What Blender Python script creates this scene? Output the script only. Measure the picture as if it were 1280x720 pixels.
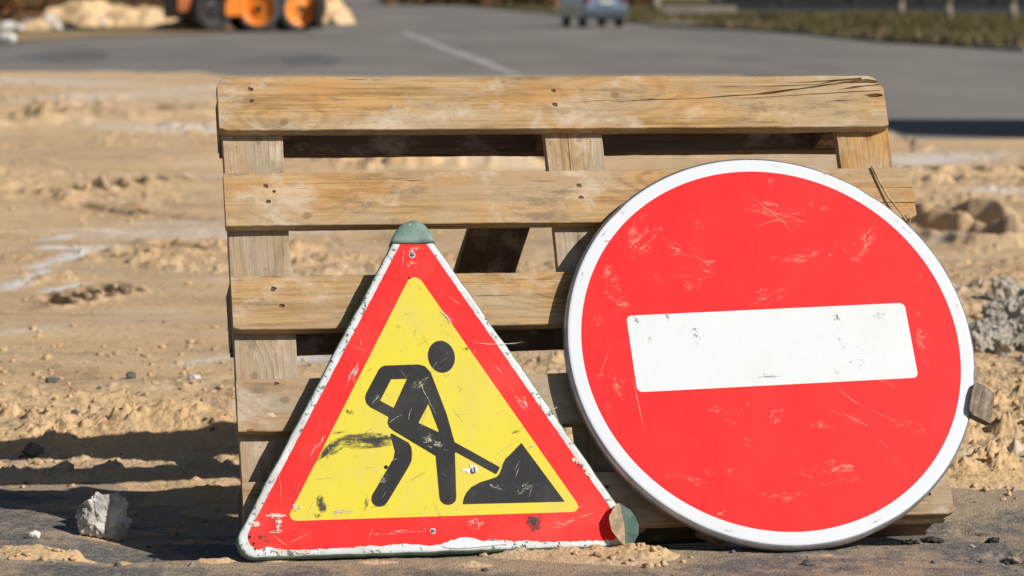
import bpy, bmesh, math, random
import numpy as np
from mathutils import Matrix, Vector, noise as mnoise

for o in list(bpy.data.objects):
    bpy.data.objects.remove(o, do_unlink=True)
SC = bpy.context.scene
COL = SC.collection
rad = math.radians

# ------------------------------------------------------------------ camera
FPX, CAM_H, HOR = 3597.0, 0.8909, -9.7          # focal length in photo pixels, eye height, horizon row
PITCH = math.atan((360 - HOR) / FPX)
cam_d = bpy.data.cameras.new('camera')
cam = bpy.data.objects.new('camera', cam_d)
COL.objects.link(cam)
cam.location = (0, 0, CAM_H)
cam.rotation_euler = (math.pi / 2 - PITCH, 0, 0)
cam_d.sensor_width = 36.0
cam_d.lens = FPX / 1280 * 36
cam_d.clip_start = 0.05
cam_d.clip_end = 2000
cam_d.dof.use_dof = True
cam_d.dof.focus_distance = 4.72
cam_d.dof.aperture_fstop = 7.0
cam_d.dof.aperture_blades = 0
SC.camera = cam

# ------------------------------------------------------------------ light
SUN = Vector((1.22, -0.71, 1.0)).normalized()
world = bpy.data.worlds.new('World')
SC.world = world
world.use_nodes = True
wn = world.node_tree
bg = wn.nodes['Background']
sky = wn.nodes.new('ShaderNodeTexSky')
sky.sky_type = 'NISHITA'
sky.sun_disc = False
sky.sun_elevation = math.asin(SUN.z)
sky.sun_rotation = math.atan2(SUN.x, SUN.y)
wn.links.new(sky.outputs[0], bg.inputs[0])
bg.inputs[1].default_value = 0.05
sl = bpy.data.lights.new('sun', 'SUN')
sl.energy = 5.0
sl.angle = rad(0.55)
sl.color = (1.0, 0.945, 0.86)
so = bpy.data.objects.new('sun', sl)
COL.objects.link(so)
so.rotation_euler = SUN.to_track_quat('Z', 'Y').to_euler()
SC.view_settings.view_transform = 'Standard'
SC.view_settings.look = 'None'
SC.view_settings.exposure = 0.0
SC.view_settings.gamma = 1.0

# ------------------------------------------------------------------ helpers
def ground(px, py, z=0.0):
    """point of the ground seen at a photo pixel"""
    a = (px - 640) / FPX; b = (360 - py) / FPX
    c, s = math.cos(PITCH), math.sin(PITCH)
    d = (a, c + b * s, -s + b * c)
    k = (z - CAM_H) / d[2]
    return (k * d[0], k * d[1])

def meta(o, label=None, cat=None, group=None, kind=None):
    if label: o['label'] = label
    if cat: o['category'] = cat
    if group: o['group'] = group
    if kind: o['kind'] = kind
    return o

def link(name, mesh, mats=(), parent=None):
    o = bpy.data.objects.new(name, mesh)
    COL.objects.link(o)
    if not isinstance(mats, (list, tuple)): mats = [mats]
    if not mesh.materials:
        for m in mats: mesh.materials.append(m)
    if parent is not None: o.parent = parent
    return o

def empty(name, label, cat, loc=(0, 0, 0), rz=0, group=None, mat=None):
    o = bpy.data.objects.new(name, None)
    COL.objects.link(o)
    o.empty_display_size = 0.1
    if mat is not None: o.matrix_world = mat
    else:
        o.location = loc; o.rotation_euler = (0, 0, rz)
    return meta(o, label, cat, group)

def from_bm(name, bm, mats, parent=None, smooth=False):
    me = bpy.data.meshes.new(name)
    bm.to_mesh(me); bm.free()
    if smooth:
        for p in me.polygons: p.use_smooth = True
    return link(name, me, mats, parent)

def np_mesh(name, verts, faces, smooth=True):
    me = bpy.data.meshes.new(name)
    nv, nf = len(verts), len(faces); k = faces.shape[1]
    me.vertices.add(nv); me.vertices.foreach_set('co', verts.astype(np.float32).ravel())
    me.loops.add(nf * k); me.loops.foreach_set('vertex_index', faces.astype(np.int32).ravel())
    me.polygons.add(nf)
    me.polygons.foreach_set('loop_start', np.arange(0, nf * k, k, dtype=np.int32))
    me.polygons.foreach_set('loop_total', np.full(nf, k, dtype=np.int32))
    if smooth: me.polygons.foreach_set('use_smooth', np.ones(nf, dtype=bool))
    me.update(calc_edges=True)
    return me

def frame_matrix(loc, yaw, lean, roll):
    M = (Matrix.Rotation(yaw, 4, 'Z') @ Matrix.Rotation(-lean, 4, 'X') @ Matrix.Rotation(-roll, 4, 'Y'))
    return Matrix.Translation(loc) @ M

def box(bm, c, s, bevel=0.0, rot=None, mi=0):
    M = Matrix.Translation(c)
    if rot is not None: M = M @ rot
    r = bmesh.ops.create_cube(bm, size=1.0, matrix=M @ Matrix.Diagonal((*s, 1)))
    vs = r['verts']; fs = set(f for v in vs for f in v.link_faces)
    if bevel:
        es = list(set(e for v in vs for e in v.link_edges))
        rr = bmesh.ops.bevel(bm, geom=es, offset=bevel, segments=2, affect='EDGES', profile=0.5)
        fs = set(f for f in rr['faces']) | set(f for f in fs if f.is_valid)
    for f in fs:
        if f.is_valid: f.material_index = mi

def cyl(bm, p0, p1, r0, r1=None, seg=24, mi=0, caps=True):
    p0, p1 = Vector(p0), Vector(p1); r1 = r0 if r1 is None else r1
    d = p1 - p0
    M = Matrix.Translation((p0 + p1) / 2) @ d.to_track_quat('Z', 'Y').to_matrix().to_4x4()
    r = bmesh.ops.create_cone(bm, cap_ends=caps, segments=seg, radius1=r0, radius2=r1, depth=d.length, matrix=M)
    for v in r['verts']:
        for f in v.link_faces: f.material_index = mi; f.smooth = len(f.verts) == 4

# --- noise in numpy
def _hash(ix, iy, seed):
    h = (ix.astype(np.int64) * 374761393 + iy.astype(np.int64) * 668265263 + seed * 1442695041) & 0xffffffff
    h = ((h ^ (h >> 13)) * 1274126177) & 0xffffffff
    h = (h ^ (h >> 16)) & 0xffffffff
    return h / 4294967295.0 * 2 - 1
def vnoise(x, y, seed=0):
    ix, iy = np.floor(x), np.floor(y); fx, fy = x - ix, y - iy
    ux, uy = fx * fx * (3 - 2 * fx), fy * fy * (3 - 2 * fy)
    a, b = _hash(ix, iy, seed), _hash(ix + 1, iy, seed)
    c, d = _hash(ix, iy + 1, seed), _hash(ix + 1, iy + 1, seed)
    return (a * (1 - ux) + b * ux) * (1 - uy) + (c * (1 - ux) + d * ux) * uy
def fbm(x, y, oct=4, seed=0, gain=0.5):
    s = 0; a = 1; n = 0
    for i in range(oct):
        ca, sa = math.cos(i * 1.1), math.sin(i * 1.1)
        s = s + a * vnoise((x * ca - y * sa) * 2 ** i + 7.3 * i, (x * sa + y * ca) * 2 ** i - 3.1 * i, seed + i); n += a; a *= gain
    return s / n
def sstep(a, b, x):
    t = np.clip((x - a) / (b - a), 0, 1); return t * t * (3 - 2 * t)

def clods(x, y, cell, fill, seed):
    """height of rounded, broken lumps: one per cell at most"""
    gx, gy = x / cell, y / cell; ix, iy = np.floor(gx), np.floor(gy); h = np.zeros_like(x)
    for dx in (-1, 0, 1):
        for dy in (-1, 0, 1):
            cx, cy = ix + dx, iy + dy
            r = (_hash(cx, cy, seed + 3) * .5 + .5); r = np.where(r < 1 - fill, 0, .25 + .55 * ((r - (1 - fill)) / fill) ** 1.5)
            px = cx + .5 + .4 * _hash(cx, cy, seed); py = cy + .5 + .4 * _hash(cx, cy, seed + 1)
            an = _hash(cx, cy, seed + 5) * 3.1; ca, sa = np.cos(an), np.sin(an)
            ex, ey = gx - px, gy - py
            d2 = (ex * ca + ey * sa) ** 2 + 1.7 * (-ex * sa + ey * ca) ** 2
            h = np.maximum(h, np.sqrt(np.maximum(0, r * r - d2)) * np.minimum(1, r * 1.6))
    return h * cell

# ------------------------------------------------------------------ node helpers
class NT:
    def __init__(s, name):
        s.m = bpy.data.materials.new(name); s.m.use_nodes = True
        s.t = s.m.node_tree; s.b = s.t.nodes['Principled BSDF']; s.o = s.t.nodes['Material Output']
    def n(s, typ, **kw):
        nd = s.t.nodes.new(typ)
        for k, v in kw.items(): setattr(nd, k, v)
        return nd
    def l(s, a, b): s.t.links.new(a, b)
    def put(s, sock, v):
        if isinstance(v, bpy.types.NodeSocket): s.l(v, sock)
        else: sock.default_value = v
    def coord(s, kind='Object'): return s.n('ShaderNodeTexCoord').outputs[kind]
    def mapping(s, v, scale=(1, 1, 1), loc=(0, 0, 0), rot=(0, 0, 0)):
        m = s.n('ShaderNodeMapping'); s.l(v, m.inputs[0])
        s.put(m.inputs['Scale'], scale); s.put(m.inputs['Location'], loc); s.put(m.inputs['Rotation'], rot)
        return m.outputs[0]
    def noise(s, v, scale, detail=4, rough=0.55, dist=0.0):
        m = s.n('ShaderNodeTexNoise'); s.l(v, m.inputs['Vector'])
        m.inputs['Scale'].default_value = scale; m.inputs['Detail'].default_value = detail
        m.inputs['Roughness'].default_value = rough; m.inputs['Distortion'].default_value = dist
        return m.outputs['Fac']
    def voro(s, v, scale, feature='F1', out='Distance'):
        m = s.n('ShaderNodeTexVoronoi', feature=feature); s.l(v, m.inputs['Vector']); m.inputs['Scale'].default_value = scale
        return m.outputs[out]
    def math(s, op, a, b=0.0, c=0.0):
        m = s.n('ShaderNodeMath', operation=op); s.put(m.inputs[0], a); s.put(m.inputs[1], b); s.put(m.inputs[2], c)
        return m.outputs[0]
    def ramp(s, fac, a, b):
        m = s.n('ShaderNodeMapRange', interpolation_type='SMOOTHSTEP'); s.l(fac, m.inputs[0])
        m.inputs[1].default_value = a; m.inputs[2].default_value = b
        return m.outputs[0]
    def mix(s, fac, a, b):
        m = s.n('ShaderNodeMix', data_type='RGBA'); s.put(m.inputs[0], fac)
        for sk, v in ((m.inputs[6], a), (m.inputs[7], b)):
            s.put(sk, v if isinstance(v, bpy.types.NodeSocket) else (*v, 1))
        return m.outputs[2]
    def bump(s, h, strength=0.3, dist=0.01, normal=None):
        m = s.n('ShaderNodeBump'); s.l(h, m.inputs['Height']); m.inputs['Strength'].default_value = strength
        m.inputs['Distance'].default_value = dist
        if normal is not None: s.l(normal, m.inputs['Normal'])
        return m.outputs[0]
    def attr(s, name, typ='GEOMETRY', out='Fac'):
        m = s.n('ShaderNodeAttribute', attribute_name=name, attribute_type=typ); return m.outputs[out]
    def fin(s, col=None, rough=None, normal=None, metal=None, spec=None):
        b = s.b.inputs
        if col is not None: s.put(b['Base Color'], col if isinstance(col, bpy.types.NodeSocket) else (*col, 1))
        if rough is not None: s.put(b['Roughness'], rough)
        if normal is not None: s.put(b['Normal'], normal)
        if metal is not None: s.put(b['Metallic'], metal)
        if spec is not None: s.put(b['Specular IOR Level'], spec)
        return s.m

def simple(name, col, rough=0.6, metal=0.0, var=0.15, scale=8.0, bump=0.0, spec=0.5):
    n = NT(name); co = n.coord()
    f = n.noise(co, scale, 5)
    dark = tuple(c * (1 - var) for c in col); lite = tuple(min(1, c * (1 + var)) for c in col)
    c = n.mix(n.ramp(f, .35, .65), dark, lite)
    return n.fin(c, rough, n.bump(n.noise(co, scale * 6, 4), bump, 0.002) if bump else None, metal, spec)

# ------------------------------------------------------------------ materials
def wood_mat(name, base, dark, grey, greyamt):
    n = NT(name); co = n.coord()
    rnd = n.n('ShaderNodeObjectInfo').outputs['Random']
    off = n.n('ShaderNodeCombineXYZ'); n.put(off.inputs[0], n.math('MULTIPLY', rnd, 31.0)); n.put(off.inputs[1], n.math('MULTIPLY', rnd, 7.0)); n.put(off.inputs[2], n.math('MULTIPLY', rnd, 53.0))
    va = n.n('ShaderNodeVectorMath', operation='ADD'); n.l(co, va.inputs[0]); n.l(off.outputs[0], va.inputs[1])
    v = va.outputs[0]
    sep = n.n('ShaderNodeSeparateXYZ'); n.l(co, sep.inputs[0])
    # growth rings: a field that runs across the board, bowed by knots
    field = n.math('ADD', n.math('MULTIPLY', sep.outputs[2], 75.0), n.math('MULTIPLY', n.noise(n.mapping(v, (1.6, 6, 9)), 1.0, 3, .5), 10.0))
    field = n.math('ADD', field, n.math('MULTIPLY', sep.outputs[1], 30.0))
    field = n.math('ADD', field, n.math('MULTIPLY', n.noise(n.mapping(v, (9, 30, 60)), 1.0, 4, .6), 2.2))
    kmask = None
    for k in ('knot_a', 'knot_b'):
        kp = n.n('ShaderNodeAttribute', attribute_name=k, attribute_type='OBJECT').outputs['Vector']
        sb = n.n('ShaderNodeVectorMath', operation='SUBTRACT'); n.l(co, sb.inputs[0]); n.l(kp, sb.inputs[1])
        sc = n.n('ShaderNodeVectorMath', operation='MULTIPLY'); n.l(sb.outputs[0], sc.inputs[0]); sc.inputs[1].default_value = (13, 0, 30)
        ln = n.n('ShaderNodeVectorMath', operation='LENGTH'); n.l(sc.outputs[0], ln.inputs[0])
        g = n.math('POWER', 2.718, n.math('MULTIPLY', n.math('MULTIPLY', ln.outputs[1], ln.outputs[1]), -0.9))
        field = n.math('ADD', field, n.math('MULTIPLY', g, 6.5))
        sc2 = n.n('ShaderNodeVectorMath', operation='MULTIPLY'); n.l(sb.outputs[0], sc2.inputs[0]); sc2.inputs[1].default_value = (110, 0, 130)
        l2 = n.n('ShaderNodeVectorMath', operation='LENGTH'); n.l(sc2.outputs[0], l2.inputs[0])
        km = n.ramp(n.math('ADD', l2.outputs[1], n.math('MULTIPLY', n.noise(v, 160, 3), .8)), 1.5, 0.9)
        kmask = km if kmask is None else n.math('MAXIMUM', kmask, km)
    ring = n.math('SINE', n.math('MULTIPLY', field, 3.0))
    ring = n.ramp(ring, -0.2, 1.0)
    fib = n.noise(n.mapping(v, (6, 120, 260)), 1.0, 5, .6)
    big = n.noise(n.mapping(v, (4, 10, 12)), 1.0, 4, .6)
    c = n.mix(n.math('MULTIPLY', ring, .42), base, dark)
    mid = n.noise(n.mapping(v, (2.2, 16, 62), (2, 2, 2)), 1.0, 6, .68, .4)
    c = n.mix(n.math('MULTIPLY', n.ramp(mid, .46, .66), .5), c, tuple(x * .8 for x in dark))
    c = n.mix(n.math('MULTIPLY', n.ramp(fib, .46, .70), .62), c, tuple(x * .55 for x in dark))
    c = n.mix(n.math('MULTIPLY', n.ramp(big, .38, .60), greyamt), c, grey)
    warm = n.ramp(n.noise(n.mapping(v, (5, 8, 16), (3, 1, 2)), 1.0, 3), .48, .7)
    c = n.mix(n.math('MULTIPLY', warm, .45), c, (base[0] * 1.0, base[1] * .78, base[2] * .5))
    # smudges: dark soot and pale scrapes
    sm = n.noise(n.mapping(v, (7, 12, 22), (9, 4, 1)), 1.0, 7, .72)
    c = n.mix(n.math('MULTIPLY', n.ramp(sm, .53, .66), .6), c, (.13, .11, .085))
    sm2 = n.noise(n.mapping(v, (9, 12, 14), (1, 14, 6)), 1.0, 7, .68)
    c = n.mix(n.math('MULTIPLY', n.ramp(sm2, .50, .68), .60), c, (.60, .52, .42))
    # thin drying checks along the grain
    ck = n.noise(n.mapping(v, (3.2, 60, 190), (5, 5, 5)), 1.0, 3, .5, .3)
    ckm = n.ramp(ck, .70, .74)
    c = n.mix(n.math('MULTIPLY', ckm, .8), c, (.06, .035, .02))
    c = n.mix(n.math('MULTIPLY', kmask, .5), c, (.16, .085, .04))
    sp = n.noise(v, 90, 4, .7)
    c = n.mix(n.math('MULTIPLY', n.ramp(sp, .58, .70), .28), c, tuple(x * .4 for x in dark))
    h = n.math('SUBTRACT', n.math('ADD', n.math('MULTIPLY', fib, .7), n.math('MULTIPLY', ring, .25)), n.math('MULTIPLY', ckm, .8))
    h = n.math('ADD', h, n.math('MULTIPLY', n.noise(n.mapping(v, (18, 60, 60)), 1, 4), .6))
    return n.fin(c, .82, n.bump(h, .8, .0022), spec=.2)

M_WOOD = wood_mat('pale_pine', (.50, .315, .140), (.26, .145, .058), (.42, .325, .215), .7)
M_WOODG = wood_mat('weathered_pine', (.42, .285, .15), (.26, .16, .08), (.37, .31, .235), .8)
M_WOODR = wood_mat('shade_darkened_wood', (.20, .125, .08), (.12, .075, .045), (.17, .14, .11), .6)  # pallet wood darkened to stand in for the shade behind the deck
M_WOODD = wood_mat('very_dark_wood', (.12, .075, .05), (.07, .045, .03), (.12, .10, .085), .4)  # darkest wood tone, assigned to no board

def paint(name, col, fade, amount=.35, rough=.42, grime=(.16, .13, .10), gam=.25):
    n = NT(name); co = n.coord()
    a = n.noise(co, 9, 5, .6)
    c = n.mix(n.math('MULTIPLY', n.ramp(a, .42, .70), amount), col, fade)
    # faint rubbed streaks
    st = n.noise(n.mapping(co, (14, 1, 70), rot=(0, .55, 0)), 1.0, 6, .72)
    c = n.mix(n.math('MULTIPLY', n.ramp(st, .60, .74), amount * .6), c, fade)
    g = n.noise(co, 38, 7, .78)
    c = n.mix(n.math('MULTIPLY', n.ramp(g, .63, .72), gam), c, grime)
    h = n.math('ADD', n.noise(co, 14, 3), n.math('MULTIPLY', n.noise(co, 240, 2), .08))
    rr = n.math('ADD', rough - .08, n.math('MULTIPLY', a, .25))
    return n.fin(c, rr, n.bump(h, .22, .004), spec=.18)

M_RED = paint('red_reflective_sheet', (.82, .012, .016), (.82, .030, .030), .5, .5)
M_REDW = paint('worn_red_sheet', (.78, .016, .016), (.74, .055, .045), .7, .5, gam=.5)
M_WHITE = paint('white_reflective_sheet', (.64, .68, .74), (.66, .67, .67), .6, gam=.35)
M_BARW = paint('white_bar_sheet', (.66, .70, .73), (.64, .66, .66), .6, gam=.45)
M_YEL = paint('worn_yellow_sheet', (.66, .56, .045), (.60, .52, .10), .8, gam=.45, grime=(.22, .19, .06))
M_BLACK = paint('black_paint', (.016, .016, .018), (.045, .043, .042), .9, .5, (.12, .12, .10), .6)
M_STEEL = simple('galvanised_edge', (.46, .48, .54), .42, .85, .15, 30, .1)
M_BACK = simple('primed_sheet_steel', (.30, .31, .33), .6, .3, .2, 12, .1)

def green_mat():
    n = NT('chipped_green_enamel'); co = n.coord()
    a = n.noise(co, 30, 5, .6)
    c = n.mix(n.ramp(a, .4, .62), (.10, .185, .155), (.185, .27, .235))
    g = n.noise(co, 120, 5, .7)
    c = n.mix(n.math('MULTIPLY', n.ramp(g, .60, .66), .7), c, (.05, .045, .04))
    c = n.mix(n.math('MULTIPLY', n.ramp(n.noise(co, 70, 5, .7), .62, .7), .7), c, (.45, .45, .43))
    return n.fin(c, .5, n.bump(a, .3, .002), spec=.4)
M_GREEN = green_mat()
M_DUSTF = simple('sand_crusted_flap', (.60, .47, .33), .9, 0, .25, 60, .4)

def rim_mat():
    n = NT('flaking_white_rim'); co = n.coord()
    a = n.noise(co, 20, 3, .5)
    c = n.mix(n.ramp(a, .4, .65), (.62, .65, .68), (.52, .53, .52))
    sp = n.n('ShaderNodeSeparateXYZ'); n.l(co, sp.inputs[0])
    # flaking strong along both raking sides, less at the foot
    zone = n.ramp(n.noise(co, 11, 2), .38, .58)
    ch = n.noise(n.mapping(co, (1, 1, 1)), 95, 7, .72)
    m = n.ramp(n.math('ADD', ch, n.math('MULTIPLY', zone, .075)), .615, .645)
    under = n.mix(n.ramp(n.noise(co, 60, 3), .45, .55), (.10, .17, .14), (.07, .06, .055))
    c = n.mix(m, c, under)
    return n.fin(c, .5, n.bump(m, -.6, .0006), spec=.35)
M_RIM = rim_mat()

def scuff_mat(name, col, thr=.5, sx=120, sz=120, soft=.10, op=.9):
    """flaked or rubbed mark: ragged where the noise breaks through, fading towards its border"""
    n = NT(name); co = n.coord()
    uv = n.coord('UV')
    sep = n.n('ShaderNodeSeparateXYZ'); n.l(uv, sep.inputs[0])
    u = n.math('SUBTRACT', n.math('MULTIPLY', sep.outputs[0], 2.0), 1.0); v = n.math('SUBTRACT', n.math('MULTIPLY', sep.outputs[1], 2.0), 1.0)
    r2 = n.math('ADD', n.math('MULTIPLY', u, u), n.math('MULTIPLY', v, v))
    fall = n.math('SUBTRACT', 1.0, n.math('MINIMUM', r2, 1.0))
    rnd = n.n('ShaderNodeObjectInfo').outputs['Random']
    of = n.n('ShaderNodeCombineXYZ'); n.put(of.inputs[0], n.math('MULTIPLY', rnd, 40.0)); n.put(of.inputs[1], n.math('MULTIPLY', rnd, 90.0))
    av = n.n('ShaderNodeVectorMath', operation='ADD'); n.l(uv, av.inputs[0]); n.l(of.outputs[0], av.inputs[1])
    bend = n.noise(av.outputs[0], 2.2, 3)
    b2 = n.n('ShaderNodeCombineXYZ'); n.put(b2.inputs[1], n.math('MULTIPLY', bend, .5))
    a3 = n.n('ShaderNodeVectorMath', operation='ADD'); n.l(av.outputs[0], a3.inputs[0]); n.l(b2.outputs[0], a3.inputs[1])
    streak = n.noise(n.mapping(a3.outputs[0], (2.2, sx, 1)), 1.0, 5, .7)
    shape = n.noise(av.outputs[0], 2.6, 4, .65)
    cen = lambda v_, k: n.math('MULTIPLY', n.math('SUBTRACT', v_, .5), k)
    x = n.math('ADD', n.math('ADD', cen(streak, 1.1), cen(shape, 1.0)), n.math('ADD', cen(n.noise(co, sz, 5, .8), .8), n.math('MULTIPLY', fall, .22)))
    al = n.math('MULTIPLY', n.ramp(x, thr, thr + soft), n.ramp(fall, .0, .35))
    n.put(n.b.inputs['Alpha'], n.math('MULTIPLY', al, op))
    return n.fin(n.mix(n.noise(co, 200, 3), col, tuple(c * .75 for c in col)), .6, spec=.3)
M_SC_PINK = scuff_mat('pink_rub_marks', (.86, .26, .19), .222, 11, 420, .16, .72)
M_SC_RUB = scuff_mat('pale_rub_marks', (.62, .57, .48), .23, 12, 420, .10, .8)
M_SC_WHITE = scuff_mat('white_flakes', (.70, .63, .52), .10, 4, 200, .04, .97)
M_SC_BLACK = scuff_mat('black_smears', (.045, .05, .055), .10, 8, 300, .26, .85)
M_SC_SMEAR = scuff_mat('soft_black_smear', (.05, .055, .06), -.06, 5, 160, .45, .85)
M_SC_GREY = scuff_mat('grey_rub_marks', (.20, .19, .17), .24, 9, 420, .14, .75)
M_SCR = simple('scratch_line', (.62, .57, .42), .6)
M_SCRP = simple('scratch_line_pink', (.82, .33, .26), .6)
M_SCRD = simple('scratch_line_dark', (.09, .085, .07), .6)
M_DARK = simple('dark_hole', (.015, .012, .01), .9)
M_RUST = simple('rusty_nail', (.10, .055, .035), .7, .4, .4, 300)
M_BOLT = simple('bolt_zinc', (.35, .36, .38), .45, .8, .3, 200)

def sand_mat():
    n = NT('building_sand'); co = n.coord()
    tone = n.attr('tone'); dust = n.attr('dust'); lump = n.attr('lump')
    c = n.mix(tone, (.53, .375, .23), (.79, .55, .305))
    c = n.mix(n.math('MULTIPLY', n.ramp(n.noise(n.mapping(co, (.6, 1.6, 1)), 2.2, 6, .65), .45, .68), .6), c, (.64, .50, .36))
    c = n.mix(n.math('MULTIPLY', lump, .35), c, (.74, .48, .235))
    c = n.mix(n.math('MULTIPLY', n.ramp(n.noise(n.mapping(co, (.8, 1.3, 1)), 11, 6, .74), .53, .68), .55), c, (.27, .18, .11))
    c = n.mix(n.math('MULTIPLY', n.ramp(n.noise(n.mapping(co, (1, 2.2, 1), (7, 3, 0)), 1.6, 6, .7), .50, .66), .5), c, (.40, .30, .21))
    gr = n.noise(co, 420, 3, .8)
    c = n.mix(n.math('MULTIPLY', n.ramp(gr, .58, .72), .4), c, (.20, .13, .08))
    c = n.mix(n.math('MULTIPLY', n.ramp(n.noise(co, 300, 2), .6, .75), .4), c, (.72, .58, .42))
    c = n.mix(n.math('MULTIPLY', n.attr('rut_shade_damp'), .8), c, (.25, .165, .10))  # rut shade and moist tracks mixed in as colour
    c = n.mix(n.math('MULTIPLY', dust, 1.0), c, (.74, .71, .68))
    vd = n.voro(n.mapping(co, (1, 1, 1)), 120)
    h = n.math('ADD', n.math('MULTIPLY', n.noise(co, 55, 8, .78), 1.2), n.math('ADD', n.math('MULTIPLY', gr, .12), n.math('MULTIPLY', vd, -.35)))
    far_ = n.noise(n.mapping(co, (2.2, 3.4, 1)), 2.0, 8, .72)
    return n.fin(c, .95, n.bump(h, .62, .013, n.bump(far_, .30, .10)), spec=.08)
M_SAND = sand_mat()

def asphalt_mat(name, dusty, base=(.085, .083, .084), agg=260, bumpd=.004, dustcol=(.40, .29, .19)):
    n = NT(name); co = n.coord()
    a = n.noise(co, 3.0, 6, .65)
    c = n.mix(a, tuple(x * .75 for x in base), tuple(x * 1.3 for x in base))
    v = n.voro(co, agg, out='Color'); sv = n.n('ShaderNodeSeparateColor'); n.l(v, sv.inputs[0])
    c = n.mix(n.math('MULTIPLY', n.ramp(sv.outputs[0], .55, 1.0), .55), c, tuple(min(1, x * 3.2) for x in base))
    if dusty:
        d = n.noise(co, 5.5, 8, .72)
        d2 = n.noise(co, 70, 5, .75)
        m = n.ramp(n.math('ADD', n.math('ADD', d, n.math('MULTIPLY', d2, .35)), n.math('MULTIPLY', n.attr('film'), .30)), .66, .86)
        c = n.mix(n.math('MULTIPLY', m, dusty), c, dustcol)
    vd = n.voro(co, agg, 'F1')
    h = n.math('ADD', n.math('MULTIPLY', vd, -.5), n.noise(co, 40, 6, .7))
    return n.fin(c, .88, n.bump(h, .8, bumpd), spec=.3)
M_ASPH = asphalt_mat('worn_dirty_asphalt', .75, (.105, .099, .094), dustcol=(.40, .30, .20))

def road_mat():
    n = NT('road_asphalt'); co = n.coord()
    a = n.noise(n.mapping(co, (.35, .12, 1)), 1.0, 6, .62)
    c = n.mix(n.ramp(a, .3, .7), (.175, .160, .145), (.235, .218, .197))
    b = n.noise(n.mapping(co, (.5, .14, 1), (4, 9, 0)), 1.0, 3, .5)
    c = n.mix(n.math('MULTIPLY', n.ramp(b, .60, .70), .5), c, (.11, .108, .115))
    e = n.noise(n.mapping(co, (.3, .18, 1), (20, 3, 0)), 1.0, 4, .6)
    c = n.mix(n.math('MULTIPLY', n.ramp(e, .60, .75), .55), c, (.30, .265, .215))
    return n.fin(c, .9, n.bump(n.noise(co, 60, 4), .4, .01), spec=.25)
M_ROAD = road_mat()
M_MARK = simple('worn_road_paint', (.33, .315, .295), .8, 0, .25, 1.5)
M_CONC = simple('broken_concrete', (.50, .47, .44), .95, 0, .35, 30, 1.0, .1)
M_CONCG = simple('grey_concrete_rubble', (.54, .49, .42), .95, 0, .45, 30, 1.0, .2)
M_STONED = simple('dark_stone', (.10, .095, .095), .85, 0, .3, 30, .5)
M_ASPHC = simple('shade_dark_asphalt', (.055, .052, .05), .95, 0, .4, 60, .8, .1)  # asphalt darkened for pieces that stand in for pothole shade
M_STONEB = simple('buff_stone', (.40, .31, .23), .9, 0, .3, 30, .5)
M_WHITEST = simple('white_rubble', (.62, .61, .59), .9, 0, .2, 10, .3)

# ------------------------------------------------------------------ ground surfaces
def seg_dist(x, y, p, q):
    px, py = p; qx, qy = q
    dx, dy = qx - px, qy - py; L = dx * dx + dy * dy
    t = np.clip(((x - px) * dx + (y - py) * dy) / L, 0, 1)
    return np.hypot(x - (px + t * dx), y - (py + t * dy)), t

def seg_px(a, b): return ground(*a), ground(*b)
GOUGES = []   # ((p),(q),width m,depth m)
def gouge(a, b, w, d): GOUGES.append((*seg_px(a, b), w, d))
# lone heaps, ruts and tyre lug prints, each where the photograph has it
gouge((146, 149), (206, 154), .20, .22); gouge((-10, 155), (28, 157), .20, .18)
for i in range(6): gouge((38 + i * 14, 160 - i * 2), (44 + i * 14, 157 - i * 2), .05, .04)
gouge((100, 264), (168, 276), .045, .035); gouge((168, 275), (262, 281), .04, .02)
for i in range(5): gouge((58 + i * 22, 382 - i * 4), (82 + i * 22, 390 - i * 4), .022, .028)
for i in range(7): gouge((60 + i * 26, 246 - i * 3), (72 + i * 26, 251 - i * 3), .03, .025)
gouge((1130, 279), (1200, 287), .085, .12); gouge((1200, 287), (1262, 301), .085, .13)
gouge((1145, 296), (1238, 309), .07, .11)
gouge((430, 204), (515, 200), .14, .09)
for i in range(6): gouge((524 + i * 27, 213), (534 + i * 27, 198), .10, .10)
for i in range(5): gouge((1150 + i * 30, 216 + (i % 2) * 8), (1162 + i * 30, 219 + (i % 2) * 8), .04, .035)
gouge((165, 325), (205, 330), .03, .03); gouge((200, 315), (255, 322), .035, .035)
DUST = []
def dust(a, b, w, s=1.0): DUST.append((*seg_px(a, b), w, s))
dust((8, 368), (60, 345), .035); dust((45, 340), (110, 322), .04); dust((62, 318), (150, 318), .035)
dust((60, 372), (100, 362), .03); dust((110, 300), (155, 303), .04); dust((60, 312), (88, 306), .04)
dust((150, 165), (270, 172), .30, .55); dust((60, 130), (270, 110), .5, .35)
dust((1130, 208), (1210, 198), .30, .75); dust((1240, 240), (1280, 244), .10, .6)
dust((960, 700), (1000, 700), .02, 0); dust((230, 462), (292, 452), .035, .6); dust((365, 452), (390, 455), .10, .9)
dust((0, 425), (60, 418), .05, .5); dust((370, 300), (460, 292), .10, .5); dust((0, 102), (120, 108), .6, .5)

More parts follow.
